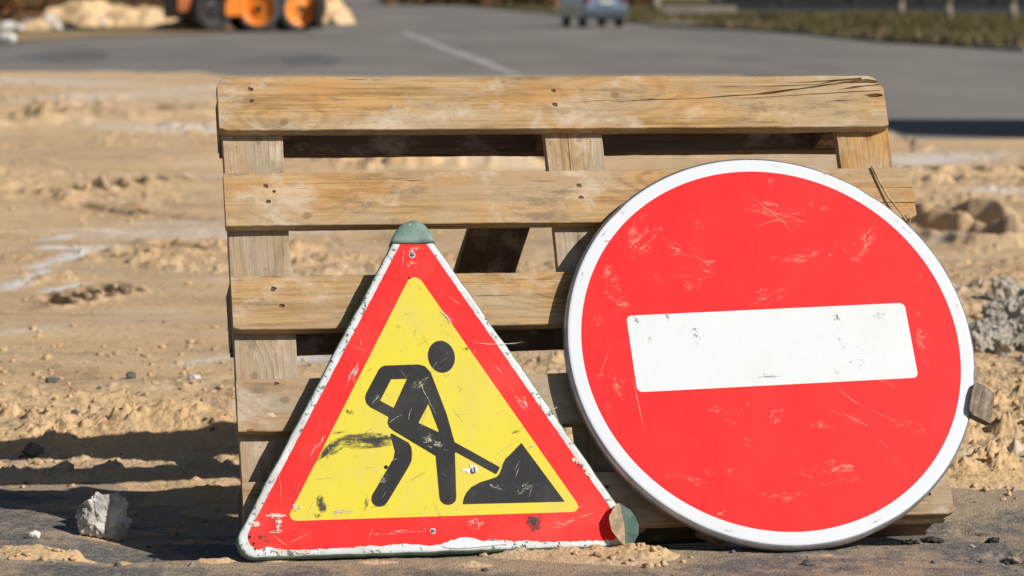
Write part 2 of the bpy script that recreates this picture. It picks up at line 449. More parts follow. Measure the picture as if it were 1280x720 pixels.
TRACKS = [((0, 246), (270, 262), .10, .7), ((60, 240), (272, 285), .09, .8), ((0, 210), (200, 190), .16, .5), ((90, 262), (180, 276), .05, .9), ((150, 330), (262, 318), .06, .8), ((0, 305), (90, 320), .06, .5),
    ((0, 400), (180, 372), .05, .6), ((0, 545), (40, 520), .05, .5), ((20, 475), (285, 500), .10, .5), ((1120, 240), (1280, 262), .14, .5), ((1150, 222), (1280, 232), .12, .6), ((1130, 330), (1280, 350), .08, .4),
    ((300, 178), (660, 200), .30, .6), ((350, 318), (600, 300), .12, .6), ((380, 460), (420, 448), .06, .6), ((1210, 480), (1280, 520), .04, .6), ((1225, 560), (1280, 585), .03, .8), ((0, 128), (272, 150), .35, .35)]
PATCH = [  # sand lying on the near asphalt: photo px centre, half sizes m, height
    ((745, 697), (.14, .075), .9), ((640, 695), (.05, .02), .2), ((590, 708), (.05, .03), .25), ((470, 705), (.07, .03), .3),
    ((800, 690), (.06, .03), .5), ((20, 702), (.10, .045), .7), ((75, 697), (.08, .02), .6), ((340, 706), (.06, .015), .1), ((150, 712), (.05, .02), .45), ((265, 708), (.045, .02), .5),
    ((240, 664), (.10, .018), .5), ((380, 697), (.06, .015), .5), ((30, 603), (.10, .10), .55), ((180, 597), (.14, .045), .5),
    ((120, 668), (.05, .02), .35), ((1080, 716), (.05, .02), .3), ((1035, 690), (.03, .02), .3), ((190, 655), (.06, .02), .35), ((105, 640), (.06, .03), .3)]

def z_asphalt(x, y):
    z = -.0005 - .013 * np.clip(x, -1, 1) + .003 * fbm(x * 2.2, y * 2.2, 3, 5) + .0030 * fbm(x * 14, y * 14, 4, 9) + .0016 * fbm(x * 60, y * 60, 3, 12)
    for (px, py), w, d in (((1215, 664), .030, .034), ((1192, 657), .020, .022), ((1160, 650), .018, .018), ((1185, 668), .02, .012), ((1240, 668), .02, .01), ((1262, 690), .04, .012), ((1205, 640), .02, .006)):
        gx, gy = ground(px, py)
        r = np.hypot((x - gx) / 1.3, (y - gy) * .8) / w + .5 * fbm(x * 45, y * 45, 3, 77)
        z = z - d * sstep(1.0, .35, r)
    z = z - .026 * sstep(4.50, 4.66, y - .19 * x) * sstep(5.2, 4.9, y) * sstep(.95, .75, np.abs(x - .15))
    return z

def cover(x, y):
    """how much sand lies on the asphalt; below zero: bare"""
    c = (y - 5.17 - .34 * fbm(x * 2.2, y * 1.2, 4, 21)) * 6.0
    c = np.clip(c, -1.3, 3.0) + .42 * fbm(x * 9, y * 9, 5, 31, .6)
    for (px, py), (hx, hy), s in PATCH:
        gx, gy = ground(px, py)
        c = c + (s + .9) * 1.25 * np.exp(-((x - gx) / hx) ** 2 - ((y - gy) / hy) ** 2)
    return c

def z_sand(x, y, parts=False):
    c = cover(x, y)
    far = sstep(5.1, 5.5, y)
    za = z_asphalt(x, y)
    n1 = fbm(x * .55, y * .8, 4, 41)
    clod = np.maximum(0, fbm(x * 16, y * 13, 4, 61, .6)) ** 1.2
    clod2 = np.maximum(0, fbm(x * 45, y * 40, 3, 67, .6)) ** 1.3
    zone = sstep(-.15, .35, fbm(x * 1.1 + 3, y * 1.1, 3, 71)) + .9 * np.exp(-((y - 5.7) / .6) ** 2)
    zone = np.clip(zone, 0.10, 1.3)
    amp = 1 + np.clip((y - 8) / 10, 0, 1.5)
    wx, wy = x + .010 * fbm(x * 40, y * 40, 3, 141), y + .010 * fbm(x * 40, y * 40, 3, 145)
    near = sstep(11, 6, y)
    rg_ = 1 + .9 * fbm(x * 95, y * 95, 3, 191, .7)
    crumble = .40 * clods(wx, wy, .055, .30, 151) * (1 + .7 * np.exp(-((y - 5.6) / .45) ** 2)) + .6 * clods(wx, wy, .026, .45, 161) + .5 * clods(wx, wy, .012, .5, 171) * near
    crumble = crumble * np.clip(rg_, .35, 1.5) * .85
    crumble = crumble + .35 * clods(wx, wy, .13, .22, 181) * sstep(5.5, 9, y)
    lumps = zone * (.014 * clod * amp + .008 * clod2) + np.clip(zone * 1.2 - .18, 0, 1) * crumble
    # rake streaks left by dragged blades and wheels, running across
    streak = .011 * np.abs(fbm(x * .7 + y * .3, (y - .05 * x) * 3.2, 4, 183)) ** .8 * amp + .007 * fbm(x * .8 + y * .4, (y - .06 * x) * 7, 4, 81) * amp + .0022 * fbm(x * 3, (y - .1 * x) * 26, 3, 85)
    # heap ridge left of the pallet
    ridge = .065 * np.exp(-((y - 5.52 + .05 * x - .10 * fbm(x * 3, x * 0, 3, 91)) / .15) ** 2) * sstep(-1.25, -.55, x) * sstep(.9, .2, x)
    ridge = ridge * (1 + .5 * fbm(x * 6, y * 6, 3, 95)) + .02 * np.exp(-((y - 5.30) / .09) ** 2) * sstep(.1, .4, fbm(x * 2.3, y * 0, 2, 99) + .25)
    z = .012 + .022 * n1 * np.clip((y - 4) / 4, .3, 2) + lumps + streak + ridge
    z = z + .004 * fbm(x * 25, y * 25, 3, 55)
    mn = np.minimum(c, 1.0)
    patch = za + np.clip(mn, -1, .9) * .010 + np.where(mn > 0, (clod2 * .008 + .55 * crumble) * np.clip(mn * 2, 0, 1), 0)
    z = patch * (1 - far) + np.maximum(z, za + .004 * np.clip(c, -1, 1)) * far
    for (p, q, w, d) in GOUGES:
        lo, hi = min(p[1], q[1]) - 4 * w, max(p[1], q[1]) + 4 * w
        m = (y > lo) & (y < hi) & (x > min(p[0], q[0]) - 4 * w) & (x < max(p[0], q[0]) + 4 * w)
        if not m.any(): continue
        dd, t = seg_dist(x[m], y[m], p, q)
        dd = dd * (1 + .5 * fbm(x[m] / w * .6, y[m] / w * .6, 3, 17))
        z[m] += -d * np.exp(-(dd / w) ** 2) + .45 * d * np.exp(-((dd - 1.7 * w) / (.8 * w)) ** 2)
    # sinks under the road at its far edge
    ed = np.where(x < 2.35 + .1 * fbm(x * 0, y * 2, 2, 8), 29.8 + .3 * fbm(x * .6, x * 0, 3, 3) + sstep(-2.7, -4.2, x) * (2.4 + 6.0 * fbm(x * .8, x * 0 + 2, 4, 3)), 17.3 + .25 * fbm(x * 1.2, x * 0, 3, 4))
    k_ = sstep(-3.0, -.2, y - ed)
    z = z * (1 - k_ * .93); z = np.where(y > ed, -.05, z + (.012 + .014 * (x < 2.4)) * k_)
    if parts:
        tone = np.clip(.5 + .55 * fbm(x * .9 + 5, y * 2.2, 4, 111) + .25 * fbm(x * 6, y * 8, 3, 115) + .25 * far * 0 + .2 * np.exp(-((y - 5.8) / .9) ** 2), 0, 1)
        du = np.zeros_like(x)
        for (p, q, w, s) in DUST:
            dd, t = seg_dist(x, y, p, q)
            dd = dd * (1 + .8 * fbm(x / w * .35, y / w * .35, 4, 23))
            du = np.maximum(du, s * np.exp(-(dd / w) ** 2))
        du = np.maximum(du, .45 * sstep(.25, .6, fbm(x * .7, y * 2.4, 5, 131, .6)))
        lm = np.clip((lumps + ridge) * 45, 0, 1)
        dp = np.zeros_like(x)   # shade in ruts and prints put into the colour, moist sand along tracks
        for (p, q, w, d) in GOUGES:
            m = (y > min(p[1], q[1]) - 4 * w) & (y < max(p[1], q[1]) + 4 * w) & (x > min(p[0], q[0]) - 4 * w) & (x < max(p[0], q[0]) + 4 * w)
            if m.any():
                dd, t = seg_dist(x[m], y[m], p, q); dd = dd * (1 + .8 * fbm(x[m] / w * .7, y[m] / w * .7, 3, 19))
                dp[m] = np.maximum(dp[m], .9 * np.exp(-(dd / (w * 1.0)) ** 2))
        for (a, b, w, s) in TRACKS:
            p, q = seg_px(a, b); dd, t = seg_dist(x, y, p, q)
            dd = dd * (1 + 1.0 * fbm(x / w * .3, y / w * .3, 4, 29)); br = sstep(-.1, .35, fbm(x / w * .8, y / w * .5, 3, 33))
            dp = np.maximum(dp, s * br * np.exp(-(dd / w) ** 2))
        return z, tone, du, lm, dp
    return z

def fan_grid(rows, ts):
    Y = np.repeat(rows[:, None], len(ts), 1); X = ts[None, :] * (Y + 0.0)
    ny, nx = Y.shape
    i = np.arange(ny - 1)[:, None] * nx + np.arange(nx - 1)[None, :]
    F = np.stack([i, i + 1, i + nx + 1, i + nx], -1).reshape(-1, 4)
    return X.ravel(), Y.ravel(), F

def rows_to(y0, y1, k, mn):
    r = [y0]
    while r[-1] < y1: r.append(r[-1] + max(mn, k * r[-1] ** 2 / 3200))
    return np.array(r)
inner = np.arange(-.205, .2051, .00055)
outer = np.geomspace(.006, .30, 40)
TS = np.concatenate([(-.205 - outer)[::-1], inner, .205 + outer])
def build_ground():
    X, Y, F = fan_grid(rows_to(4.0, 38.0, .62, .0035), TS)
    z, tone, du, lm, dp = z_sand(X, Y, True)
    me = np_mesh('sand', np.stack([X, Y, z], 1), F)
    for nme, a in (('tone', tone), ('dust', du), ('lump', lm), ('rut_shade_damp', dp)):
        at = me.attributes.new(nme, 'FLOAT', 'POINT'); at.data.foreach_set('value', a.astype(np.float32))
    meta(link('sand', me, M_SAND), kind='structure')
    X, Y, F = fan_grid(rows_to(3.2, 5.9, .62, .0035), TS)
    me = np_mesh('asphalt', np.stack([X, Y, z_asphalt(X, Y)], 1), F)
    at = me.attributes.new('film', 'FLOAT', 'POINT'); at.data.foreach_set('value', (.18 + .8 * sstep(-1.5, -.2, cover(X, Y))).astype(np.float32))
    meta(link('asphalt', me, M_ASPH), kind='structure')
build_ground()

def sheet(name, pts, z, mat, kind='structure', thick=0):
    bm = bmesh.new()
    vs = [bm.verts.new((x, y, z)) for x, y in pts]
    f = bm.faces.new(vs)
    if f.normal.z < 0: bmesh.ops.reverse_faces(bm, faces=[f])
    f.normal_update()
    if f.normal.z < 0: f.normal_flip()
    if thick:
        r = bmesh.ops.extrude_face_region(bm, geom=[f])
        for v in r['geom']:
            if isinstance(v, bmesh.types.BMVert): v.co.z -= thick
    o = from_bm(name, bm, mat)
    o['kind'] = kind
    return o
M_EARTH = simple('dry_earth', (.33, .25, .16), .95, 0, .3, .4, .3)
sheet('ground', [(-900, -60), (900, -60), (900, 1500), (-900, 1500)], -.20, M_EARTH)
G = ground
# the road: wide junction near the sand, running off to the left distance
redge = [G(1700, 84), G(1280, 66), G(1186, 59), G(1100, 54), G(1000, 44), G(940, 39), G(830, 34.5), G(740, 24), G(640, 12), G(560, 4)]
rd = [(-40, 29.9), (2.2, 29.9), (2.3, 17.2), (9, 17.0), (30, 17.0)] + [redge[0]] + redge[1:] + [(-26, 500), (-34, 500), G(440, 5.5), G(405, 24), G(410, 33), G(250, 42), G(130, 46), G(0, 52), (-40, 60)]
sheet('road', rd, .012, M_ROAD)
# dark fresh patches in the road
M_PATCH = simple('dark_tar_patch', (.125, .118, .118), .85, 0, .35, 1.2)
sheet('road_patch', [G(18, 74), G(60, 66), G(130, 66), G(142, 70), G(120, 77), G(70, 79)], .016, M_PATCH)
sheet('road_patch', [G(352, 74), G(400, 69), G(428, 74), G(420, 82), G(360, 84)], .016, M_PATCH)
sheet('road_marking', [G(498, 41), G(512, 41), G(560, 60), G(602, 74), G(655, 96), G(636, 96), G(590, 78), G(545, 61)], .016, M_MARK)
# verge and pavement on the right
def verge_mat(name, a, b, d):
    n = NT(name); co = n.coord()
    f = n.noise(n.mapping(co, (.6, .25, 1)), 1.0, 6, .65)
    c = n.mix(n.ramp(f, .35, .6), a, b)
    c = n.mix(n.math('MULTIPLY', n.ramp(n.noise(n.mapping(co, (.5, .3, 1), (8, 2, 0)), 1, 5), .5, .65), .7), c, d)
    return n.fin(c, .95, n.bump(n.noise(co, 8, 5), .8, .08), spec=.1)
M_VERGE = verge_mat('patchy_verge_grass', (.062, .060, .022), (.105, .088, .034), (.17, .125, .075))
vg = [(90, 30)] + [(x + .25, y + .35) for x, y in redge[1:9]] + [(-15, 330), (300, 330)]
sheet('verge', vg, .05, M_VERGE, thick=.2)
M_KERB = simple('dirty_kerb', (.20, .17, .14), .9, 0, .3, 2)
def kerb():
    bm = bmesh.new(); pts = redge[1:9]
    for (a, b) in zip(pts[:-1], pts[1:]):
        A, B = Vector((*a, 0)), Vector((*b, 0)); d = B - A
        L = d.length; ang = math.atan2(d.y, d.x)
        box(bm, (*((A + B) / 2 + Vector((.12, .12, 0))).xy, .02), (L, .22, .10), .02, Matrix.Rotation(ang, 4, 'Z'))
    meta(from_bm('kerb', bm, M_KERB), kind='structure')
kerb()
sheet('footpath', [G(830, 33), G(960, 37), G(985, 34), G(960, 30), G(840, 28.5)], .075, simple('dusty_footpath', (.23, .20, .165), .9, 0, .2, 1))
lv = [G(0, 55), G(130, 47), G(250, 43.5), G(408, 34), G(400, 24), G(438, 5.8), (-34, 480), (-400, 480), (-400, 50)]
M_LEFT = verge_mat('trampled_sandy_verge', (.26, .19, .11), (.42, .29, .16), (.15, .14, .06))
sheet('sandy_verge', lv, .03, M_LEFT)
sheet('far_verge', [G(455, 6.0), G(560, 5.2), G(640, 13.5), G(700, 20), (40, 420), (-12, 500)], .04, M_VERGE)

# ------------------------------------------------------------------ stones and rubble
def rock_mesh(name, size, seed, sub=3, rough=.28, facets=7):
    bm = bmesh.new(); bmesh.ops.create_icosphere(bm, subdivisions=sub, radius=1)
    rnd = random.Random(seed)
    planes = [(Vector((rnd.gauss(0, 1), rnd.gauss(0, 1), rnd.gauss(0, 1))).normalized(), rnd.uniform(.55, .85)) for _ in range(facets)]
    off = Vector((seed * 3.1, seed * 1.7, 0))
    for v in bm.verts:
        p = v.co.normalized()
        for nrm, d in planes:
            k = p.dot(nrm)
            if k > d: p = p - nrm * (k - d) * .9
        p *= 1 + rough * .55 * mnoise.noise(p * 2.2 + off) + rough * .35 * mnoise.noise(p * 6 + off) + rough * .16 * mnoise.noise(p * 15 + off)
        v.co = Vector((p.x * size[0], p.y * size[1], p.z * size[2]))
    me = bpy.data.meshes.new(name); bm.to_mesh(me); bm.free()
    return me
def zs(x, y):
    a = np.array([float(x)]); b = np.array([float(y)])
    return max(float(z_sand(a, b)[0]), float(z_asphalt(a, b)[0]) if y < 5.9 else -9)
def rock(name, px, py, size, seed, mat, label, cat='stone', rz=0, group=None, sub=3, tilt=0, sink=.6, **kw):
    x, y = G(px, py)
    me = rock_mesh(name, size, seed, sub, **kw)
    o = link(name, me, mat)
    o.location = (x, y, zs(x, y) + size[2] * sink); o.rotation_euler = (tilt, tilt * .5, rz)
    return meta(o, label, cat, group)
rock('concrete_lump', 130, 665, (.044, .034, .044), 3, M_CONC, 'fist sized pale broken concrete lump on the asphalt left of the triangular sign', 'rubble', .6, sub=5, rough=.42, facets=10, sink=.72)
rock('stone', 78, 603, (.022, .018, .014), 9, M_STONEB, 'small buff curved stone in the sand left of and above the concrete lump', 'stone', .2, sub=4)
rock('stone', 42, 585, (.020, .018, .018), 14, M_STONED, 'dark round stone in the shade at the left edge of the sand', 'stone', sub=4)
rock('stone', 42, 680, (.011, .009, .009), 21, M_WHITEST, 'tiny white stone on the asphalt near the bottom left corner', 'stone')
rock('stone', 164, 482, (.012, .012, .010), 25, M_STONED, 'dark pebble lying alone on the sand halfway between the left edge and the pallet', 'stone')
rock('stone', 66, 489, (.016, .014, .010), 26, M_STONED, 'grey pebble on the sand near the left edge, beside a smaller one', 'stone')
rock('stone', 94, 530, (.010, .012, .008), 28, M_STONED, 'dark pebble on the sand just above the shaded heap at left', 'stone')
rock('stone', 243, 484, (.016, .012, .010), 31, M_CONC, 'pale grey chip on the sand close to the left side of the pallet', 'stone')
rock('stone', 76, 548, (.014, .012, .014), 37, M_STONEB, 'buff pebble at the upper rim of the pallet shadow', 'stone')
rock('sand_clod', 268, 538, (.055, .05, .032), 44, M_SAND, 'large dark sand clod crowning the heap at the left edge of the pallet', 'clod', sub=4)
rock('stone', 1010, 700, (.010, .008, .006), 52, M_STONED, 'small dark chip on the asphalt below the round sign', 'stone')

for k, (px, py, sx_, sy_, sz_, lab) in enumerate(((1166, 652, .020, .014, .009, 'dark flat crumb added as pothole shade nearest the round sign at lower right'), (1192, 657, .026, .016, .012, 'dark piece added as shade in the middle of the pothole at lower right'),
        (1218, 664, .024, .018, .013, 'largest dark piece added as shade of the pothole at lower right'), (1240, 660, .014, .012, .008, 'small dark crumb added as pothole shade right of the largest one at lower right'), (1262, 690, .022, .015, .009, 'dark piece added as shade at the very bottom right corner'), (1140, 668, .018, .012, .007, 'dark crumb added as shade below the right end of the pallet'))):
    rock('shade_chunk', px, py, (sx_, sy_, sz_), 70 + k, M_ASPHC, lab, 'rubble', k * 1.1, None, 4, 0, .25, rough=.7, facets=8)  # dark pieces added to imitate the shade of the broken hole
pmesh = [rock_mesh('pebble', (1, .8, .6), 300 + k, 3, .4, 8) for k in range(5)]
pm2 = [m.copy() for m in pmesh]
for m in pmesh: m.materials.append(M_CONC)
for m in pm2: m.materials.append(M_STONED)
prr = random.Random(9)
for k in range(46):
    px, py = prr.uniform(2, 290), prr.uniform(430, 715)
    if k % 3 == 0: px = prr.uniform(1200, 1278); py = prr.uniform(450, 715)
    if 95 < px < 185 and py > 590: continue
    sz = prr.choice((.003, .004, .005, .007)); x, y = G(px, py)
    pale = prr.random() < .4
    o = link('pebble', (pmesh if pale else pm2)[k % 5]); o.location = (x, y, zs(x, y) + sz * .3); o.scale = (sz, sz, sz); o.rotation_euler = (prr.uniform(0, 1), prr.uniform(0, 1), prr.uniform(0, 6))
    meta(o, 'tiny pale pebble strewn on the near ground' if pale else 'tiny dark pebble strewn on the near ground', 'stone', 'tiny pale pebbles' if pale else 'tiny dark pebbles')

rmeshes = [rock_mesh('rubble_chunk', (1, .85, .75), 100 + k, 4, .75, 9) for k in range(7)]
for m in rmeshes: m.materials.append(M_CONCG)
rr = random.Random(4)
for k in range(90):
    t = rr.random()
    px = 1262 + rr.gauss(0, 32) + 10; py = 418 + rr.gauss(0, 22)
    if px < 1205: px = 2420 - px
    s = rr.choice((.014, .02, .028, .035, .05)) * rr.uniform(.8, 1.15)
    x, y = G(px, py)
    o = link('rubble_chunk', rmeshes[k % 7])
    hump = .05 * math.exp(-((px - 1265) / 45) ** 2 - ((py - 416) / 26) ** 2)
    o.location = (x, y, zs(x, y) + hump * rr.random() + s * .3); o.scale = (s, s, s)
    o.rotation_euler = (rr.uniform(0, 6), rr.uniform(0, 6), rr.uniform(0, 6))
    meta(o, 'grey broken concrete chunk in the rubble heap right of the round sign', 'rubble', 'chunks of the rubble heap at right')

def scatter(name, n, seed, region, smin, smax, mat, power=2.5, onsand=None):
    """many crumbs nobody could count, merged into one mesh"""
    rg = np.random.RandomState(seed)
    px = rg.uniform(region[0], region[2], n); py = rg.uniform(region[1], region[3], n)
    a = (px - 640) / FPX; b = (360 - py) / FPX; c, s_ = math.cos(PITCH), math.sin(PITCH)
    k = -CAM_H / (-s_ + b * c); x = k * a; y = k * (c + b * s_)
    if onsand is not None:
        cv = cover(x, y); m = (cv > -.7) if onsand else (cv > -9)
        cl = fbm(x * 3, y * 3, 3, seed) > -.15
        m &= cl; x, y = x[m], y[m]
    n = len(x)
    z = np.maximum(z_sand(x, y), np.where(y < 5.9, z_asphalt(x, y), -9))
    s = smin + (smax - smin) * rg.rand(n) ** power
    bm = bmesh.new(); bmesh.ops.create_icosphere(bm, subdivisions=2, radius=1)
    V = np.array([v.co[:] for v in bm.verts]); F = np.array([[v.index for v in f.verts] for f in bm.faces]); bm.free()
    nv = len(V)
    jit = 1 + rg.uniform(-.36, .36, (n, nv, 1))
    sc = s[:, None, None] * np.stack([rg.uniform(.7, 1.3, n), rg.uniform(.7, 1.3, n), rg.uniform(.5, .9, n)], 1)[:, None, :]
    P = V[None] * jit * sc + np.stack([x, y, z + s * .25], 1)[:, None, :]
    FF = (F[None] + (np.arange(n) * nv)[:, None, None]).reshape(-1, 3)
    me = np_mesh(name, P.reshape(-1, 3), FF, False)
    for nm, val in (('tone', .7), ('dust', 0.), ('lump', .5)):
        at = me.attributes.new(nm, 'FLOAT', 'POINT'); at.data.foreach_set('value', np.full(n * nv, val, np.float32))
    return meta(link(name, me, mat), kind='stuff')
o = scatter('sand_crumbs', 5200, 5, (-60, 440, 1340, 716), .0012, .009, M_SAND, 3.5, True)
meta(o, 'loose crumbs of sand strewn over the sand and the edge of the asphalt', 'crumbs')
o = scatter('gravel', 420, 8, (-60, 300, 1340, 715), .0012, .006, M_STONED, 3.0, False)
meta(o, 'dark grit scattered over the sand', 'grit')
o = scatter('sand_lumps', 500, 11, (-60, 260, 1340, 470), .003, .012, M_SAND, 3.0, None)
meta(o, 'clumps of broken sand across the middle distance', 'clumps')

# ------------------------------------------------------------------ the pallet
PW, PH = 1.1759, .8063
PM = frame_matrix((-.4232, 4.4575, .0393), .1971, .4915, -.0042)
pallet = empty('pallet', 'worn wooden pallet leaning back on its long side behind the two road signs', 'pallet', mat=PM)

def board(name, L, W, T, mat, parent, loc, rot=None, seed=0, cham=(0, 0, 0, 0), knots=((9, 0, 9), (9, 0, 9)), cuts=(), warp=.0012, label=None):
    """board along local X, width Z, thickness Y (front face at -T/2); cham: chamfer tl,tr,br,bl"""
    nx = max(12, int(L / .012)); prof = []
    e = .0011
    cs = [(-1, -1, e, 0), (-1, -1, 0, e), (-1, 1, 0, -e), (-1, 1, e, 0), (1, 1, -e, 0), (1, 1, 0, -e), (1, -1, 0, e), (1, -1, -e, 0)]
    bm = bmesh.new(); rings = []
    for i in range(nx + 1):
        u = i / nx; x = (u - .5) * L; ring = []
        dl, dr = x + L / 2, L / 2 - x
        top = W / 2; bot = -W / 2
        for c, d in ((cham[0], dl), (cham[1], dr)):
            if c and d < c: top -= (c * (1 - math.sqrt(max(0, 1 - (1 - d / c) ** 2)))) * .8
        for c, d in ((cham[3], dl), (cham[2], dr)):
            if c and d < c: bot += (c * (1 - math.sqrt(max(0, 1 - (1 - d / c) ** 2)))) * .8
        en = e * 1.0
        for (sy, sz, oy, oz) in cs:
            y = sy * T / 2 + oy; z = (top if sz > 0 else bot) + oz
            nz = mnoise.noise(Vector((x * 9, sz * 3.3 + seed * 5, sy * 2.0))) * warp + mnoise.noise(Vector((x * 60, sz * 3.3 + seed, sy * 2.0))) * warp * .45
            ny = mnoise.noise(Vector((x * 3, seed * 7.7, z * 4))) * warp * 1.2
            sx = 0
            if i in (0, nx):
                sx = mnoise.noise(Vector((z * 40, y * 40, seed + i))) * .0012
            ring.append(bm.verts.new((x + sx, y + ny, z + nz)))
        rings.append(ring)
    for a, b in zip(rings[:-1], rings[1:]):
        for k in range(8):
            bm.faces.new((a[k], a[(k + 1) % 8], b[(k + 1) % 8], b[k]))
    bm.faces.new(rings[0][::-1]); bm.faces.new(rings[-1])
    bmesh.ops.recalc_face_normals(bm, faces=bm.faces)
    me = bpy.data.meshes.new(name); bm.to_mesh(me); bm.free()
    o = link(name, me, mat, parent)
    if cuts:
        cb = bmesh.new()
        for cset in cuts:
            kind = cset[0]
            if kind == 'crack':
                # jagged wedge opened along the grain: list of (x,z,halfwidth)
                pts = cset[1]; dep = cset[2]; R_ = []
                for (x, z, w) in pts:
                    R_.append([cb.verts.new((x, -T / 2 - .003, z - w)), cb.verts.new((x, -T / 2 - .003, z + w)), cb.verts.new((x, -T / 2 + dep, z + w * .15)), cb.verts.new((x, -T / 2 + dep, z - w * .15))])
                for a, b in zip(R_[:-1], R_[1:]):
                    for k in range(4): cb.faces.new((a[k], a[(k + 1) % 4], b[(k + 1) % 4], b[k]))
                cb.faces.new(R_[0][::-1]); cb.faces.new(R_[-1])
            else:
                x, z, r = cset[1:4]; rg = random.Random(int(x * 1e4) + seed); sg = 10
                rr_ = [r * rg.uniform(.7, 1.25) for _ in range(sg)]
                A = [cb.verts.new((x + 1.5 * rr_[k] * math.cos(k * 2 * math.pi / sg), -T / 2 - .003, z + rr_[k] * math.sin(k * 2 * math.pi / sg))) for k in range(sg)]
                B = [cb.verts.new((x + .8 * rr_[k] * math.cos(k * 2 * math.pi / sg), -T / 2 + .005, z + .7 * rr_[k] * math.sin(k * 2 * math.pi / sg))) for k in range(sg)]
                for k in range(sg): cb.faces.new((A[k], A[(k + 1) % sg], B[(k + 1) % sg], B[k]))
                cb.faces.new(A[::-1]); cb.faces.new(B)
        bmesh.ops.recalc_face_normals(cb, faces=cb.faces)
        cm = bpy.data.meshes.new('cut'); cb.to_mesh(cm); cb.free()
        co = bpy.data.objects.new('cut', cm); COL.objects.link(co)
        md = o.modifiers.new('b', 'BOOLEAN'); md.operation = 'DIFFERENCE'; md.object = co; md.solver = 'EXACT'; md.use_self = True
        # evaluated while both stand at the origin
        o.parent = None
        bpy.context.view_layer.update()
        ev = o.evaluated_get(bpy.context.evaluated_depsgraph_get())
        nm = bpy.data.meshes.new_from_object(ev)
        if len(nm.vertices) > len(me.vertices): o.modifiers.clear(); o.data = nm
        else: o.modifiers.clear()
        bpy.data.objects.remove(co, do_unlink=True)
        o.parent = parent
    o.location = loc
    if rot is not None: o.rotation_euler = rot
    o['knot_a'] = knots[0]; o['knot_b'] = knots[1]
    for cset in cuts:
        if cset[0] == 'nail':
            nb = bmesh.new(); x, z, r = cset[1:4]
            cyl(nb, (x, -T / 2 + .0045, z), (x, -T / 2 + .0015, z), .0030, .0034, 12)
            cyl(nb, (x, -T / 2 + .0145, z), (x, -T / 2 + .0045, z), .0013, .0013, 8)
            nail = from_bm('nail', nb, M_RUST, o)
    if label: o['label'] = label
    return o

ROWS = [(.8063, .7074), (.6285, .5329), (.4437, .3499), (.2645, .1752), (.0904, 0.0)]
def nails(xs, z1, z2, x0, x1, off):
    return [('nail', x - (x0 + x1) / 2, z + off, .0038) for x in xs for z in (z1, z2)]
T1 = .024
ext = [(0, PW - .012), (.002, PW + .014), (.004, PW + .004), (.003, PW + .002), (.004, PW)]
specs = [
    dict(mat=M_WOOD, cham=(.018, .030, .004, .004), knots=((-.475, 0, -.036), (.10, 0, .012)),
         cuts=[('nail', -.528, .026, .0042), ('nail', -.527, .004, .0038), ('nail', -.008, .022, .004), ('nail', -.008, -.004, .0048),
               ('crack', [(.09, .000, .0002), (.16, .004, .0012), (.24, .006, .0007), (.30, .011, .0018), (.34, .013, .0012), (.385, .018, .0034), (.43, .024, .0015), (.47, .030, .0022), (.52, .036, .0005)], .011),
               ('crack', [(.33, .028, .0002), (.40, .030, .0013), (.46, .032, .0007), (.50, .040, .0022), (.545, .044, .0026)], .009),
               ('crack', [(.41, .036, .0003), (.45, .037, .0012), (.50, .041, .0016), (.53, .042, .0004)], .007),
               ('crack', [(.50, .022, .0003), (.53, .027, .0026), (.56, .030, .0012), (.58, .032, .002)], .009),
               ('crack', [(.50, .036, .0004), (.53, .0375, .0038), (.553, .039, .0050), (.577, .036, .0030)], .013),
               ('crack', [(.30, .004, .0002), (.36, .008, .0008), (.44, .013, .001), (.53, .018, .0014), (.575, .020, .0008)], .007),
               ('crack', [(.47, -.001, .0003), (.50, .001, .0014), (.535, .002, .0003)], .006),
               ('crack', [(.545, .012, .0004), (.557, .010, .0042), (.57, .011, .0045), (.579, .011, .002)], .010),
               ('crack', [(.02, -.001, .0002), (.06, .002, .0009), (.11, .004, .0003)], .006)]),
    dict(mat=M_WOOD, cham=(0, 0, .008, 0), knots=((.16, 0, .028), (-.46, 0, -.030)),
         cuts=[('nail', -.525, .024, .0038), ('nail', -.512, .014, .0030), ('nail', -.523, -.004, .0038), ('nail', .005, .020, .0038), ('nail', .006, -.002, .0038),
               ('crack', [(-.33, .038, .0002), (-.30, .036, .0009), (-.27, .037, .0002)], .005),
               ('crack', [(-.31, .034, .0002), (-.28, .031, .0010), (-.25, .033, .0002)], .005),
               ('crack', [(.50, -.018, .0002), (.54, -.018, .0009), (.60, -.019, .0011)], .012),
               ('crack', [(.52, .010, .0002), (.56, .010, .0006), (.60, .010, .0009)], .012)]),
    dict(mat=M_WOOD, cham=(0, 0, 0, .004), knots=((-.03, 0, .01), (.40, 0, -.01)),
         cuts=[('nail', -.52, .024, .0045), ('nail', -.507, -.006, .0038), ('nail', .005, .02, .0036), ('nail', .006, -.01, .0036)]),
    dict(mat=M_WOODG, cham=(.004, 0, 0, 0), knots=((-.510, 0, .008), (.2, 0, -.01)),
         cuts=[('nail', -.523, .036, .0036), ('nail', .005, .02, .0036), ('nail', .006, -.01, .0036)]),
    dict(mat=M_WOODG, cham=(0, .004, .006, 0), knots=((.45, 0, .02), (-.2, 0, -.01)),
         cuts=[('nail', -.523, .02, .0036), ('nail', .005, .02, .0036), ('nail', .545, -.01, .0036)])]
for k, ((za, zb), (xa, xb), sp) in enumerate(zip(ROWS, ext, specs)):
    board('deck_board', xb - xa, za - zb, T1, sp['mat'], pallet, ((xa + xb) / 2, T1 / 2, (za + zb) / 2), seed=k + 1, cham=sp['cham'], knots=sp['knots'], cuts=sp['cuts'], warp=.0016)
